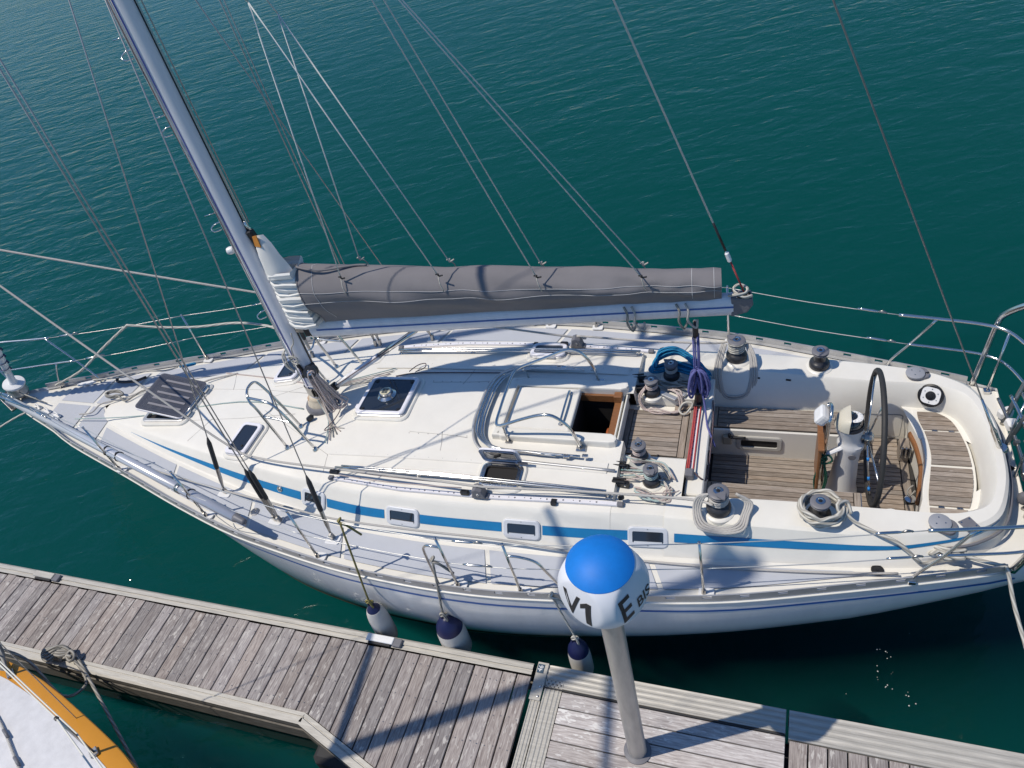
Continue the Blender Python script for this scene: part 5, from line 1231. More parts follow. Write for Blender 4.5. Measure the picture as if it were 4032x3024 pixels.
    for k in range(6):
        j = random.Random(80 + k); o = lambda s=.03: j.uniform(-s, s)
        tail([(3.72 + o(), .56 + o(), ZL + .03 + .01 * k), (3.85 + o(), .52 + o(), ZL + .03 + .01 * k), (4.0 + o(), .50 + o(), ZL + .04 + .01 * k), (4.10 + o(), .46 + o(), ZL + .05), (4.12 + o(), .56 + o(), ZL + .04), (3.95 + o(), .60 + o(), ZL + .03 + .01 * k)], r_grey, .010)
    # furled line with bows on the port roof edge
    tube("tied_bow", [(4.02, -.80, 1.60), (3.96, -.88, 1.60), (4.0, -.94, 1.60), (4.04, -.90, 1.605), (3.98, -.86, 1.61), (4.05, -.83, 1.60)], .0055, r_fleck, boat, 5, 5)
    # hanging bights on the far coaming wall
    hb = empty("hanging_sheet", parent=boat)
    for k, (w, zb, dv) in enumerate(((.15, 1.30, .0), (.19, 1.24, .01), (.21, 1.20, .018), (.165, 1.27, -.008))):
        c = 4.50
        tube("bight", [(c - w * .7, 1.0, 1.78), (c - w * .92, .90, 1.66), (c - w, .83, 1.56), (c - w * .98, .785 + dv * .3, 1.47), (c - w * .72, .735 + dv, (zb + 1.47) / 2 - .06), (c - .02, .715 + dv, zb), (c + w * .72, .735 + dv, (zb + 1.47) / 2 - .05), (c + w * .98, .785, 1.47), (c + w, .83, 1.56), (c + w * .9, .92, 1.68), (c + w * .6, 1.02, 1.77)], .0115, r_sheet, hb, 7, 4)
    # coil on the near primary winch
    pc = empty("sheet_tail", parent=boat)
    for k in range(4):
        d = .018 * k
        tube("tail_loop", [(4.40, -1.02, 1.82), (4.34 - d, -1.03, 1.78), (4.31 - d, -1.08, 1.66), (4.36 - d, -1.16 - d, 1.59), (4.50, -1.19 - d, 1.578), (4.62 + d, -1.14 - d, 1.585), (4.66 + d, -1.04, 1.60), (4.68 + d, -.95, 1.66), (4.60, -.93, 1.74)], .012, r_sheet, pc, 7, 4)
    # foredeck line and hose
    tube("foredeck_line", coil((-3.30, .14, 1.40), .13, 3, .012, .1, .6, None, .45, 3) + [Vector((-3.05, .05, 1.40)), Vector((-2.9, .22, 1.42)), Vector((-2.6, .42, 1.40))], .013, r_grey, boat, 6, 4)
    tube("foredeck_line", [(-3.62, -.22, 1.385), (-3.45, -.18, 1.385), (-3.42, -.02, 1.385), (-3.2, .08, 1.385), (-3.0, .20, 1.385), (-2.55, .55, 1.39)], .010, r_sheet, boat, 6, 5)
    tube("foredeck_line", [(-3.85, .38, 1.42), (-3.4, .46, 1.42), (-3.1, .58, 1.43), (-2.8, .62, 1.42), (-2.65, .70, 1.42)], .012, r_white, boat, 6, 5)
    tube("blue_lashing", [(-2.62, .70, 1.42), (-2.45, .78, 1.42), (-2.40, .74, 1.44), (-2.55, .68, 1.44)], .014, r_blue, boat, 6, 4)
    tube("hatch_cord", [(-2.0, .36, 1.48), (-1.9, .44, 1.48), (-1.6, .58, 1.46)], .013, r_sheet, boat, 6, 4)
    tube("black_pouch_strap", [(-3.5, .46, 1.40), (-3.45, .40, 1.39), (-3.2, .42, 1.39), (-3.05, .50, 1.40)], .02, black, boat, 6, 4)
    # stowed bow line draped over the far lifeline
    bl = tube("draped_line", [(-4.40, .24, 1.42), (-4.0, .42, 1.55), (-3.6, .60, 1.80), (-3.20, .775, 2.03), (-3.10, .79, 2.05), (-2.7, .86, 1.97), (-2.2, .93, 1.93), (-1.6, 1.0, 1.95), (-.9, .80, 2.05), (-.15, .12, 2.40)], .0155, r_white, boat, 7, 5)
    tube("mast_bunch", [(-.1, .02, 2.45), (-.16, -.06, 2.40), (-.13, -.12, 2.30), (-.06, -.12, 2.20), (-.12, -.10, 2.28), (-.15, -.04, 2.42)], .011, r_white, boat, 6, 5)
    # spinnaker pole along the port rail
    sp = empty("spinnaker_pole", parent=boat)
    a = Vector((-4.66, -.235, 1.60)); b = Vector((-.23, -1.645, 1.60)); d = (b - a).normalized()
    tube("pole_tube", [a, a.lerp(b, .5), b], .050, mat("pole_alloy", (.66, .67, .72), .30, .35, var=.08, vscale=3), sp, 16)
    tube("pole_collar", [a.lerp(b, .80) - d * .03, a.lerp(b, .80) + d * .03], .056, steeld, sp, 16)
    tube("pole_tip", [b, b + d * .02, b + d * .05, b + d * .13, b + d * .15], [.047, .047, .036, .034, .022], greypl, sp, 14)
    tube("pole_jaw", [a - d * .12, a - d * .02, a], [.018, .03, .048], steeld, sp, 12)
    tube("pole_strap", [a.lerp(b, .5) + d * .0 + Vector((0, 0, .052)), a.lerp(b, .5) + Vector((.0, .052, 0)), a.lerp(b, .5) - Vector((0, 0, .052)), a.lerp(b, .5) - Vector((0, .052, 0))], .012, black, sp, 6, 3, True)
    for t in (.84, .55):
        c = a.lerp(b, t); tube("pole_lashing", [c + Vector((0, -.055, .0)), c + Vector((0, 0, .06)), c + Vector((.02, .055, 0)), c - Vector((0, 0, .06))], .009, black, sp, 6, 3, True)
    tube("pole_lanyard", [b + d * .1, b + d * .05 + Vector((0, .02, -.14)), b + Vector((-.2, .06, -.30)), b + Vector((-.4, .10, -.14))], .004, wire, sp, 5, 4)
ropes()
# ------------------------------------------------------------------ pontoons
DA = R(-26.5)                                  # the pontoons run almost parallel to the yacht
def dock():
    """frame: x along the finger (to the walkway), y towards the yacht; origin at the finger's outer corner by the walkway"""
    org = (-.43, 3.68, 0)
    top = .50
    fp = empty("finger_pontoon", org, DA, "grey-brown planked finger pontoon with aluminium edges running under the yacht's bow", "pontoon")
    x0 = -8.6
    # plank edges in this frame (y = 0 is the edge along the yacht)
    yi, yo = -.13, -.90
    cx = -2.06                                  # where the finger starts to flare
    w = .130; g = .012
    n = 0; x = -.028
    while x > x0:
        xa = x - w
        def yn(xx): return yo if xx < cx else yo - (xx - cx) * .36
        a, b_ = yn(xa), yn(x)
        z = top + random.uniform(-.004, .004); jy = random.uniform(-.006, .006); g = random.uniform(.009, .016)
        poly = [(xa - x, a), (0, b_), (random.uniform(-.002, .002), yi - .004 + jy), (xa - x + random.uniform(-.002, .002), yi - .004 + jy)]
        V = [(px, py, z) for px, py in poly] + [(px, py, z - .03) for px, py in poly]
        e = .004
        T = [(xa - x + e, a + e, z + .003), (-e, b_ + e, z + .003), (-e, yi - e - .004 + jy, z + .003), (xa - x + e, yi - e - .004 + jy, z + .003)]
        V += T
        F = [(8, 9, 10, 11), (0, 1, 9, 8), (1, 2, 10, 9), (2, 3, 11, 10), (3, 0, 8, 11), (4, 5, 1, 0), (5, 6, 2, 1), (6, 7, 3, 2), (7, 4, 0, 3)]
        mesh("plank", V, F, dockwood, fp, loc=(x, 0, 0)); x = xa - g; n += 1
    V = []; F = []
    xx = -.028 - .065
    for k in range(60):
        for yy in (yi - .10, yi - .42, yo + .08):
            for dx in (-.035, .035):
                b0 = len(V); cx_, cy_ = xx + dx + random.uniform(-.006, .006), yy + random.uniform(-.008, .008)
                V += [(cx_ + .0055 * math.cos(t * 1.0472), cy_ + .0055 * math.sin(t * 1.0472), top + .0085) for t in range(6)]; F.append(tuple(range(b0, b0 + 6)))
        xx -= .1425
    tag(mesh("plank_screws", V, F, greypl, fp), kind="stuff")
    # side profiles: ribbed aluminium
    def rail(name, p0, p1, depth=.32, wid=.115, parent=fp, lip=.018):
        p0 = Vector((*p0, 0)); p1 = Vector((*p1, 0)); t = (p1 - p0).normalized(); nrm = Vector((t.y, -t.x, 0))
        prof = [(0, top + .012), (.035, top + .012), (.037, top + .004), (.050, top + .004), (.052, top + lip), (.095, top + lip), (.115, top + lip - .012), (.118, top - .06), (.105, top - .065), (.105, top - .13), (.118, top - .135), (.118, top - depth), (0, top - depth)]
        prof = [(a * wid / .118, z) for a, z in prof]
        rows = [[tuple(p + nrm * a + Vector((0, 0, z))) for a, z in prof] for p in (p0, p1)]
        grid(name, [r[:7] for r in rows], dockalu, parent, smooth=False)
        return grid("rail_skirt", [r[6:] for r in rows], skirt, parent, smooth=False)
    rail("edge_rail", (-.03, yi + .005), (x0, yi + .005))
    rail("edge_rail", (x0, yo - .005), (cx, yo - .005))
    rail("edge_rail", (cx + .003, yo - .008), (-.02, yo - .008 - .36 * (-.02 - cx)), .32, .115)
    # float under the planks, shaped extra deep to turn the water there dark
    box("float", (-4.9, -.52, -.06), (7.3, .80, .84), rubber, fp, bevel=.05)
    box("float", (-1.1, -.75, -.06), (1.6, 1.0, .84), rubber, fp, bevel=.05)
    # folding cleats on the rails
    def fcleat(x, y, m, parent, nm="folding_cleat"):
        e = empty(nm, (x, y, top + .02), 0, parent=parent)
        box("cover_plate", (0, 0, .03), (.30, .075, .022), m, e, bevel=.006)
        box("hinge_block", (.19, -.005, .012), (.09, .085, .035), greypl, e, bevel=.006)
        box("hinge_gap", (.0, -.045, .008), (.24, .02, .02), rubber, e)
        return e
    fcleat(-6.15, -.075, dockalu, fp); fcleat(-1.62, -.075, white, fp)
    # deck cleat with the neighbour's line
    ce = empty("mooring_cleat", (-5.15, yo - .045, top + .02), 0, parent=fp)
    box("cleat_base", (0, 0, .02), (.14, .06, .04), dockalu, ce, bevel=.008)
    tube("cleat_horns", [(-.16, 0, .075), (-.08, 0, .062), (.08, 0, .062), (.16, 0, .075)], .018, dockalu, ce, 8, 3)
    # end bracket with the berth number
    # walkway pontoon
    wp = empty("walkway_pontoon", org, DA, "weathered planked walkway pontoon carrying the blue and white berth post", "pontoon")
    def rbeam(name, xa, xb, ya, yb, m=dockalu, ribs=3, z=top + .004, axis='Y', parent=wp):
        """a ribbed extrusion"""
        n = ribs * 4; rows = []
        P = []
        for k in range(n + 1):
            t = k / n; h = (.0, .0, -.006, -.006)[k % 4]; P.append((t, z + h))
        out = []
        for end in (0, 1):
            r = [] 
            ext = [(0, z - .10)] + P + [(1, z - .10)]
            for t, h in ext:
                if axis == 'Y': r.append((xa + (xb - xa) * t, ya if end == 0 else yb, h))
                else: r.append((xa if end == 0 else xb, ya + (yb - ya) * t, h))
            out.append(r)
        o = grid(name, out, m, parent, smooth=False)
        return o
    rbeam("joint_beam", .02, .115, -2.0, -.02 - .32)
    rbeam("joint_beam", .125, .285, -2.0, -.125, ribs=4)
    rbeam("edge_beam", .06, 2.19, -.20, 0, ribs=4, axis='X')
    rbeam("edge_beam", 2.215, 6.0, -.24, 0, ribs=4, axis='X')
    for xx in (.06, 2.215):
        L_ = 2.13 if xx < 1 else 3.8
        box("beam_face", (xx + L_ / 2, .006, top - .16), (L_, .008, .30), dockalu, wp)
    box("joint_strip", (1.12, -.215, top - .004), (2.12, .012, .03), rubber, wp)
    br = box("bracket_plate", (.06, -.17, top + .012), (.105, .36, .014), dockalu, wp, bevel=.003)
    for yy in (-.22, -.315): 
        b = lathe("bolt", [(.011, 0), (.011, .006), (.006, .010), (0, .011)], steel, wp, 8, (.085, yy, top + .019))
    pl = box("number_plate", (.047, -.055, top + .022), (.062, .085, .004), mat("plate_blue", (.035, .075, .12), .5), wp)
    tx = bpy.data.curves.new("number_text", 'FONT'); tx.body = "46"; tx.size = .062; tx.align_x = 'CENTER'; tx.align_y = 'CENTER'; tx.extrude = .0008
    to = bpy.data.objects.new("number_text", tx); COL.objects.link(to)
    dg = bpy.context.evaluated_depsgraph_get(); me = bpy.data.meshes.new_from_object(to.evaluated_get(dg)); bpy.data.objects.remove(to)
    link("number_lettering", me, white, wp, (.047, -.055, top + .0258), (0, 0, R(82)))
    # planks of the first bay, laid lengthways
    pw = .135; y = -.225; k = 0
    while y > -2.0:
        L_ = 1.90
        box("plank", (.29 + L_ / 2, y - pw / 2, top - .016), (L_, pw, .03), dockwood2, wp, bevel=.003)
        y -= pw + .011; k += 1
    # second bay, laid crossways
    x = 2.225
    while x < 6:
        box("plank", (x + .068, -.25 - .65, top - .016), (.136, 1.3, .03), dockwood, wp, bevel=.003)
        x += .148
    box("float", (.4 + 2.6, -.95, -.06), (5.0, 1.5, .84), rubber, wp, bevel=.05)
    # drain slots' small spacers between planks are part of the joints
    # berth post
    bp = empty("berth_post", (.235, 2.69, top), R(0), "tall steel post with big white and blue ball sign reading V1 and E BIS", "sign post")
    lathe("pole", [(.077, 0), (.077, 2.45)], mat("post_steel", (.60, .58, .55), .42, .65, var=.25, vscale=5, stretch=(3, 3, .6)), bp, 40)
    lathe("base_collar", [(.115, -.004), (.115, .012), (.095, .016), (.083, .02)], greypl, bp, 24)
    ball = empty("ball_sign", (0, 0, 2.56), R(-5), parent=bp)
    # a ball with four flattened round faces under a blue crown
    Rr = .283; d = .228; CH = .1675
    bm = bmesh.new(); bmesh.ops.create_uvsphere(bm, u_segments=96, v_segments=64, radius=Rr)
    AZ = (-137, -47, 43, 133)
    axes = [Vector((math.cos(R(a)) * .985, math.sin(R(a)) * .985, .17)).normalized() for a in AZ]
    def face_h(rad): return d + .016 * (1 - (rad / CH) ** 2)
    for v in bm.verts:
        for a in axes:
            h = v.co.dot(a); rad = (v.co - a * h).length
            if h > 0 and rad < CH and h > face_h(rad): v.co -= a * (h - face_h(rad))
    bm_obj("ball_shell", bm, signw, ball, smooth=True)
    prof = []
    for k in range(20):
        t = R(47) * k / 19; prof.append(((Rr + .004) * math.sin(t), (Rr + .004) * math.cos(t)))
    prof.append((Rr * math.sin(R(47.6)), Rr * math.cos(R(47.6)) - .001))
    cap = lathe("blue_cap", prof[::-1], signb, ball, 64)
    def word(body, size, ax, x, y, name, sx=.8):
        if body == "1":                         # a figure one with a slanted flag
            P = [(.028, -.098), (.028, .098), (-.004, .098), (-.05, .062), (-.05, .022), (-.012, .050), (-.012, -.098)]
            me = bpy.data.meshes.new(name); me.from_pydata([(px / sx, py, 0) for px, py in P], [], [(0, 1, 2, 5, 6), (2, 3, 4, 5)])
        else:
            tx = bpy.data.curves.new(name, 'FONT'); tx.body = body; tx.size = size; tx.align_x = 'CENTER'; tx.align_y = 'CENTER'; tx.offset = size * .014; tx.resolution_u = 6
            to = bpy.data.objects.new(name, tx); COL.objects.link(to)
            dg = bpy.context.evaluated_depsgraph_get(); me = bpy.data.meshes.new_from_object(to.evaluated_get(dg)); bpy.data.objects.remove(to)
        bm = bmesh.new(); bm.from_mesh(me); bmesh.ops.triangulate(bm, faces=list(bm.faces))
        for _ in range(3): bmesh.ops.subdivide_edges(bm, edges=[e for e in bm.edges if e.calc_length() > .02], cuts=1)
        A = axes[ax]; T = Vector((0, 0, 1)).cross(A).normalized(); U = A.cross(T)
        for v in bm.verts:
            px, py = v.co.x * sx + x, v.co.y + y; rad = math.hypot(px, py)
            h = face_h(rad) if rad < CH else math.sqrt(max(0.001, Rr * Rr - rad * rad))
            v.co = A * (h + .0025) + T * px + U * py
        bm.to_mesh(me); bm.free()
        link(name, me, ink, ball)
    word("V", .27, 0, -.055, -.03, "lettering_v"); word("1", .27, 0, .065, -.03, "lettering_one")
    word("E", .27, 1, -.085, -.03, "lettering_e"); word("BIS", .12, 1, .075, -.075, "lettering_bis", .95)
dock()
# ------------------------------------------------------------------ loose things on and around the yacht
def B2W(u, v, z):
    a = R(-25); return Vector((-2.147 + u * math.cos(a) - v * math.sin(a), 6.84 + u * math.sin(a) + v * math.cos(a), z))
def fender(u, v, ztop, r, L, label, m_rope, hook, cap=.935):
    p = B2W(u, v, ztop - L)
    e = empty("fender", tuple(p), R(-25), label, "fender", "fenders hanging along the yacht's side")
    lathe("fender_body", [(.03, 0), (r * .55, .025), (r * .85, .07), (r, .14), (r * 1.01, L * .5), (r * .985, L - .22), (r * .93, L - .158)] + ([(r * .855, L - .108), (r * .70, L - .06)] if cap < .9 else []), fendw, e, 32)
    lathe("fender_cap", [(a, b) for a, b in [(r * .935, L - .16), (r * .86, L - .11), (r * .66, L - .055), (r * .40, L - .02), (r * .26, L), (.018, L + .012)] if a <= r * cap + .001], navy, e, 32)
    tube("fender_eye", [(-.028, 0, L), (-.03, 0, L + .035), (0, 0, L + .06), (.03, 0, L + .035), (.028, 0, L)], .014, navy, e, 8, 3)
    a = R(25); h = B2W(*hook) - p; h = Vector((h.x * math.cos(a) - h.y * math.sin(a), h.x * math.sin(a) + h.y * math.cos(a), h.z))
    rr = .010 if r < .12 else .012
    tube("fender_line", [(0, 0, L + .05), Vector((0, 0, L + .12)).lerp(h, .05), Vector((0, 0, L + .1)).lerp(h, .5), h], rr, m_rope, e, 7, 3)
    tube("fender_knot", [(-.03, .0, L + .04), (0, -.03, L + .10), (.03, 0, L + .07), (0, .03, L + .04), (-.02, -.02, L + .10), (.01, -.02, L + .13), (.035, -.03, L + .02)], rr * 1.1, m_rope, e, 7, 4)
    tube("rail_hitch", [h + Vector((0, -.02, .0)), h + Vector((.02, .0, .025)), h + Vector((0, .025, 0)), h + Vector((-.02, 0, -.02)), h + Vector((.02, -.02, -.01)), h + Vector((.06, -.01, -.05)), h + Vector((.14, .02, -.22))], rr * 1.1, m_rope, e, 7, 4)
    return e
fender(1.20, -1.985, .84, .105, .66, "slim white fender with navy cap hung on an olive line from the lifeline", r_yell, (1.20, -1.815, 2.0), .66)
fender(1.98, -1.985, .80, .142, .66, "fattest white fender with shiny navy cap hung beside the boarding gate", r_grey, (2.06, -1.90, 1.68))
fender(3.23, -1.93, .62, .108, .64, "white fender half in shade hanging behind the berth post", r_white, (3.10, -1.90, 1.34))
def gear():
    # blue line heaped on the starboard roof winch
    e = empty("rope_coil", tuple(B2W(3.86, .74, 1.56)), R(-25), "bright blue rope coil heaped over a coachroof winch", "rope")
    rnd = random.Random(9)
    for k in range(9):
        a = rnd.uniform(-.06, .06); x0 = -.22 + .02 * k
        P = [(-.24 + .012 * k, .02 + a, .05 + .012 * k), (-.14, .10 + a * .6, .12 + .014 * k), (.0, .135 + a * .4, .17 + .012 * k), (.12, .12 + a * .5, .16 + .008 * k), (.26 + .02 * (k % 3), .03 + a, .07 + .008 * k), (.36 + .015 * (k % 4), -.08 + a, .03 + .006 * k), (.20, -.01 + a, .04 + .01 * k), (.0, .05 + a, .04 + .01 * k), (-.16, .0 + a * .7, .03 + .01 * k)]
        tube("coil_strand", P, .013, r_blue, e, 7, 4, True)
    # white mooring line made up round the port secondary winch and led to the stern cleat
    e = empty("stern_line", tuple(B2W(5.28, -.955, 1.55)), R(-25), "thick white three-strand mooring line coiled on a winch and led over the stern cleat ashore", "rope")
    for k in range(5):
        j = random.Random(k); r1 = .135 + .012 * (k % 3)
        P = []
        for i in range(16):
            a = 2 * math.pi * i / 16; q = r1 * (1 + .05 * j.uniform(-1, 1)); P.append((q * math.cos(a) * (1.25 if math.cos(a) > 0 else 1.0), q * math.sin(a), .06 + .028 * k + .02 * j.uniform(-1, 1)))
        tube("line_turn", P, .0165, r_white, e, 8, 3, True)
    tube("line_frapping", [(.14, .06, .19), (.20, .0, .12), (.18, -.07, .08), (.13, -.02, .21), (.21, .05, .17), (.24, -.02, .10)], .0165, r_white, e, 8, 4)
    tube("line_lead", [(.20, -.02, .12), (.28, -.06, .05), (.42, -.12, .02), (.60, -.16, -.04), (.75, -.20, -.18), (.80, -.19, -.24), (.90, -.16, -.245), (1.05, -.12, -.21), (1.12, -.14, -.18)], .0165, r_white, e, 8, 5)
    tube("cleat_turns", [(.86, -.10, -.20), (1.0, -.16, -.19), (1.10, -.10, -.185), (.98, -.06, -.17), (.86, -.14, -.18), (.97, -.10, -.155), (1.10, -.16, -.16), (1.02, -.17, -.15), (.88, -.07, -.15), (1.0, -.12, -.13), (1.12, -.09, -.15)], .0165, r_white, e, 8, 5)
    tube("shore_end", [(1.10, -.12, -.18), (1.22, -.14, -.20), (1.36, -.155, -.22), (1.42, -.165, -.25), (1.50, -.35, -.52), (1.66, -.80, -.88), (1.80, -1.30, -1.03)], .0165, r_white, e, 8, 4)
    # green cord on the pedestal guard
    e = empty("cord_hank", tuple(B2W(5.34, -.11, 1.05)), R(-25), "dark green cord hank tied to the steering pedestal guard", "rope")
    for k in range(5):
        j = random.Random(30 + k); w = j.uniform(.03, .06)
        tube("hank_loop", [(0, -.03, .36), (-w * .6, -.045, .22), (-w * 1.3, -.05, .05), (-w * .8, -.055, -.10 - .03 * k % .08), (w * .5, -.055, -.12), (w * 1.1, -.05, .06), (w * .5, -.045, .24)], .0075, r_green, e, 6, 4, True)
    tube("hank_knot", [(-.02, -.02, .38), (.03, -.05, .36), (.02, -.03, .30), (-.03, -.05, .33), (.04, -.05, .40), (.08, -.05, .33), (.03, -.04, .27), (-.03, -.04, .28)], .010, r_green, e, 6, 4)
    e = empty("bow_line", tuple(B2W(-4.40, -.30, 1.45)), R(-25), "white mooring line leading from the yacht's bow out past the pulpit", "rope")
    tube("line_run", [(.06, .06, -.02), (0, 0, 0), (-.30, -.12, -.09), (-1.2, -.50, -.42), (-2.6, -1.08, -.86)], .013, r_white, e, 7, 4)
    tube("line_hitch", [(.10, .08, .0), (.03, .03, .02), (.07, .0, -.01), (.0, .03, -.01), (.05, .06, .02)], .014, r_white, e, 7, 4)
gear()
# ------------------------------------------------------------------ neighbouring yellow-edged boat
def neighbour():
    tip = Vector((-6.18, 5.06, 0)); ang = R(-60)
    nb = empty("sailboat", tuple(tip), ang, "small sailboat with white speckled deck and orange-yellow gunwale behind the finger pontoon", "sailboat")
    HB = smooth_table([(0, .03), (.25, .30), (.8, .56), (1.6, .82), (2.45, 1.04), (3.4, 1.18), (4.6, 1.22), (6.2, 1.05)])
    zk = .93
    us = [0, .06, .15] + [.3 + .3 * i for i in range(20)] + [6.2]
    us = sorted(set(round(u, 3) for u in us if u <= 6.2))
    white_deck = mat("speckled_deck", (.70, .70, .72), .75, var=.17, vscale=9, bump=.12, bscale=90, detail=10)
    rows = []
    for u in us:
        h = lerp(HB, u); rows.append([(u, s * h * k, z) for s in (1,) for k, z in ((1.0, zk), (.985, .6), (.90, .2), (.72, -.05), (.35, -.3), (0, -.35))] + [(u, -h * k, z) for k, z in ((.35, -.3), (.72, -.05), (.90, .2), (.985, .6), (1.0, zk))])
    grid("hull", rows, orange, nb, flip=True)
    for sg in (-1, 1):
        rows = [[(u, sg * (lerp(HB, u) + .012), zk - .03), (u, sg * (lerp(HB, u) + .012), zk + .006), (u, sg * lerp(HB, u), zk + .014), (u, sg * max(0, lerp(HB, u) - .165), zk + .014)] for u in us]
        grid("gunwale", rows, orange, nb, flip=(sg < 0))
    rows = [[(u, max(0, lerp(HB, u) - .155) * k, zk + .02 + .03 * (1 - k * k)) for k in (1, .5, 0, -.5, -1)] for u in us if lerp(HB, u) > .20]
    grid("deck", rows, white_deck, nb, flip=False)
    rows = [[(6.2, y, z) for y in (-1, 0, 1)] for z in (-.3, zk)]
    grid("transom", rows, orange, nb)
    # lifelines and stanchions on the visible side
    sb = [(.55, .36), (2.05, .80), (3.5, 1.06)]; tops = []
    for u, v in sb:
        e = empty("stanchion", parent=nb); tube("post", [(u, v, zk + .02), (u - .02, v + .03, zk + .66)], .013, steeld, e, 8); lathe("post_cap", [(.02, 0), (.018, .02), (0, .024)], black, e, 8, (u - .02, v + .03, zk + .64))
        box("base", (u, v, zk + .03), (.09, .07, .03), steeld, e, bevel=.006); tops.append(Vector((u - .02, v + .03, zk + .65)))
    for dz in (0, -.31):
        P = [Vector((-.1, .06, zk + .60 + dz * .9))] + [t + Vector((0, 0, dz)) for t in tops] + [Vector((5.5, 1.15, zk + .65 + dz))]
        tube("lifeline", P, .0075, mat("lifeline_white", (.72, .70, .62), .5) if "lifeline_white" not in MATS else MATS["lifeline_white"], nb, 6)
    tube("deck_line", [(.3, .05, zk + .05), (1.1, .18, zk + .065), (1.9, .24, zk + .07), (2.8, .36, zk + .06)], .012, r_sheet, nb, 6, 4)
    for u, v in ((1.25, .20), (1.62, .225)): tube("line_sleeve", [(u - .06, v - .01, zk + .075), (u + .06, v + .01, zk + .075)], .015, greypl, nb, 6)
    # mast with two pairs of spreaders (its shadow crosses the pontoon)
    a = R(60)
    def loc(x, y, z): d = Vector((x - tip.x, y - tip.y)); return Vector((d.x * math.cos(a) - d.y * math.sin(a), d.x * math.sin(a) + d.y * math.cos(a), z))
    m0 = loc(-5.08, 3.14, .9); m1 = loc(-5.08, 3.66, 13.4)
    ms = empty("mast", parent=nb); tube("mast_tube", [m0, m1], .075, alu, ms, 16)
    for z, l in ((5.35, 1.25), (10.1, 1.1)):
        t = (z - .9) / 12.5; c = m0.lerp(m1, t); dr = loc(-5.08 + .34, 3.14 + .94, 0) - loc(-5.08, 3.14, 0)
        for s in (1, -1): tube("spreader", [c, c + dr * l * s * .5 + Vector((0, 0, .02)), c + dr * l * s + Vector((0, 0, .04))], [.05, .045, .035], alu, ms, 10)
    box("masthead_gear", tuple(m1 - Vector((0, 0, .45))), (.30, .34, .34), white, ms, rot=(R(30), R(20), 0), bevel=.05)  # unseen gear of no known kind, added to cast a blob shadow
    for s in (1, -1):
        dr = loc(-5.08 + .34, 3.14 + .94, 0) - loc(-5.08, 3.14, 0)
        tube("shroud", [m0 + dr * 1.0 * s, m0.lerp(m1, .357) + dr * 1.2 * s, m0.lerp(m1, .737) + dr * 1.05 * s, m1], .005, wire, ms, 5)
    # mooring warps
    cl = Vector((-.43, 3.68, 0)) + Matrix.Rotation(R(-26.5), 3, 'Z') @ Vector((-5.15, -.945, .58))
    w = empty("mooring_line", tuple(cl), 0, "grey mooring rope hitched on the finger's cleat and drooping to the small sailboat", "rope")
    for k in range(4):
        s = .03 * k
        tube("cleat_turn", [(-.16, .05, .0), (-.05, -.06 + s, .03 + s * .6), (.10, .05, .02 + s * .5), (.18, -.02, .0), (.08, -.05 + s, .04), (-.08, .06, .03 + s * .5)], .017, r_grey, w, 8, 4, True)
    end = Vector(tip) + Matrix.Rotation(ang, 3, 'Z') @ Vector((.22, .32, zk + .10)) - cl
    tube("drooping_bight", [(.14, -.03, .02), (.30, -.20, -.05), (.36, -.38, -.12), (.20, -.50, -.02), end * .5 + Vector((.10, -.14, .02)), end * .8 + Vector((0.02, -.02, .06)), end], .016, r_grey, w, 8, 5)
    b = empty("rope_hank", tuple(cl + end), R(-50), "thick grey rope hank heaped on the small sailboat's bow", "rope")
    for k in range(6):
        j = random.Random(k + 90); tube("hank_turn", [(-.16, .02 + .01 * k, .02 + .012 * k), (-.05, .07 + j.uniform(-.02, .02), .05 + .012 * k), (.12, .05, .03 + .01 * k), (.22 + .02 * k, -.02, .0), (.10, -.07 + j.uniform(-.02, .02), .03 + .012 * k), (-.08, -.06, .04 + .012 * k)], .018, r_grey, b, 8, 4, True)
    l = empty("shore_warp", tuple(cl), 0, "taut grey rope running from the finger's cleat down past the small sailboat", "rope")
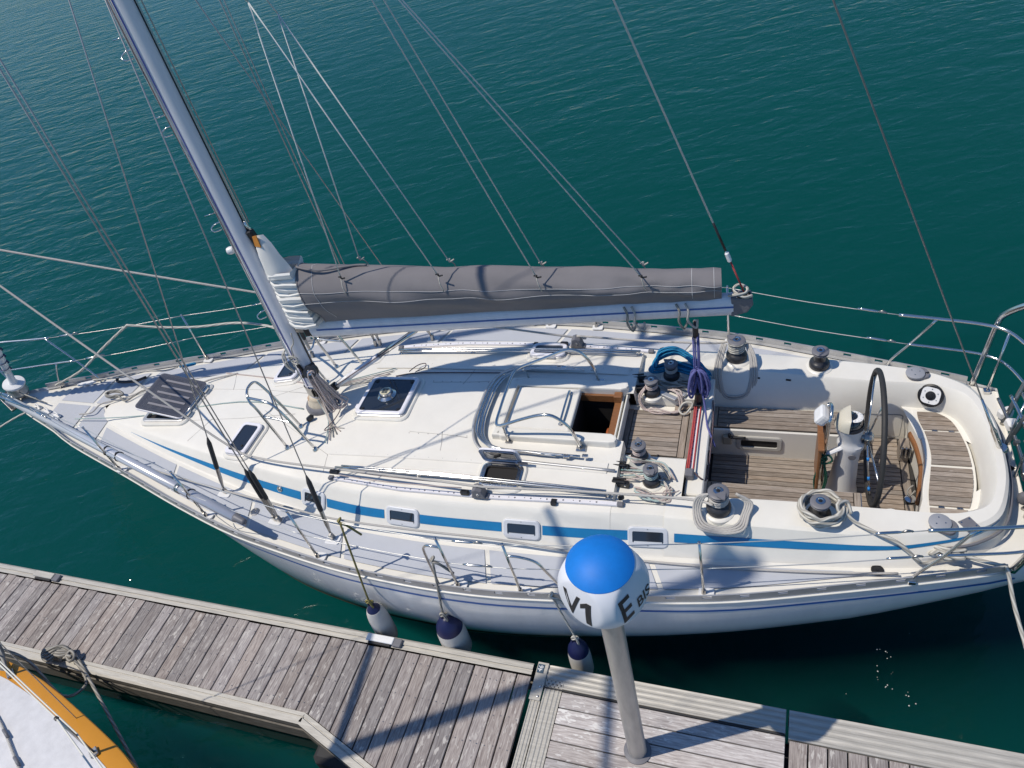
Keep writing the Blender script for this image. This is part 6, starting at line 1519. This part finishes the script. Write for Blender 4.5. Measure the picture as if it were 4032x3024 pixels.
    tube("rope_run", [(.16, -.03, .02), (.22, -.07, -.01), (.30, -.16, -.04), (1.30, -1.65, -.04), (1.9, -2.55, -.02)], .016, r_grey, l, 8, 3)
    tube("rope_hitch", [(.15, -.05, .03), (.20, -.02, .04), (.24, -.08, .02), (.19, -.12, .0), (.16, -.06, .03), (.22, -.10, .03)], .018, r_grey, l, 8, 4)
neighbour()

# ------------------------------------------------------------------ seams on the coachroof and flotsam
def finish():
    seam = mat("gelcoat_seam", (.50, .49, .46), .6)
    def line(P, r=.0035): tube("roof_seam", [(u, v, roof(u, v) + .001) for u, v in P], r, seam, boat, 4)
    for sg in (-1, 1):
        line([(1.62, sg * .36), (1.66, sg * .50), (1.70, sg * .735)]); line([(-.75, sg * .12), (-.40, sg * .30), (.40, sg * .735), (.44, sg * .95)])
        line([(-1.9, sg * .28), (-1.0, sg * .24), (-.30, sg * .17)]); line([(-1.62, sg * .58), (-1.50, sg * .36), (-1.45, sg * .25)])
        line([(1.25, sg * .38), (1.7, sg * .40), (1.92, sg * .42)])
        for k in range(7): u = 1.25 + .11 * k; lathe("roof_screw", [(.005, 0), (.004, .002), (0, .002)], greypl, boat, 6, (u, sg * .40, roof(u, .4) + .001))
    # foam flecks drifting by the walkway
    rnd = random.Random(3); V = []; F = []
    for k in range(26):
        t = rnd.random(); x = 2.62 + .10 * math.sin(t * 9) + rnd.gauss(0, .025); y = 2.62 + t * .62 + rnd.gauss(0, .02); r = rnd.uniform(.002, .008); b0 = len(V)
        if rnd.random() < .25: x += rnd.uniform(-.5, .6); y += rnd.uniform(-.1, .3); r *= .6
        V += [(x + r * math.cos(a) * rnd.uniform(.6, 1.2), y + r * math.sin(a) * rnd.uniform(.6, 1.2), .004 + .0 * a) for a in (0, 1.05, 2.1, 3.14, 4.2, 5.2)] + [(x, y, .004 + r * .4)]
        F += [(b0 + i, b0 + (i + 1) % 6, b0 + 6) for i in range(6)]
    o = mesh("foam_flecks", V, F, mat("foam", (.5, .53, .50), .8)); tag(o, "white foam flecks drifting on the dark water beside the walkway", "foam", kind="stuff")
finish()
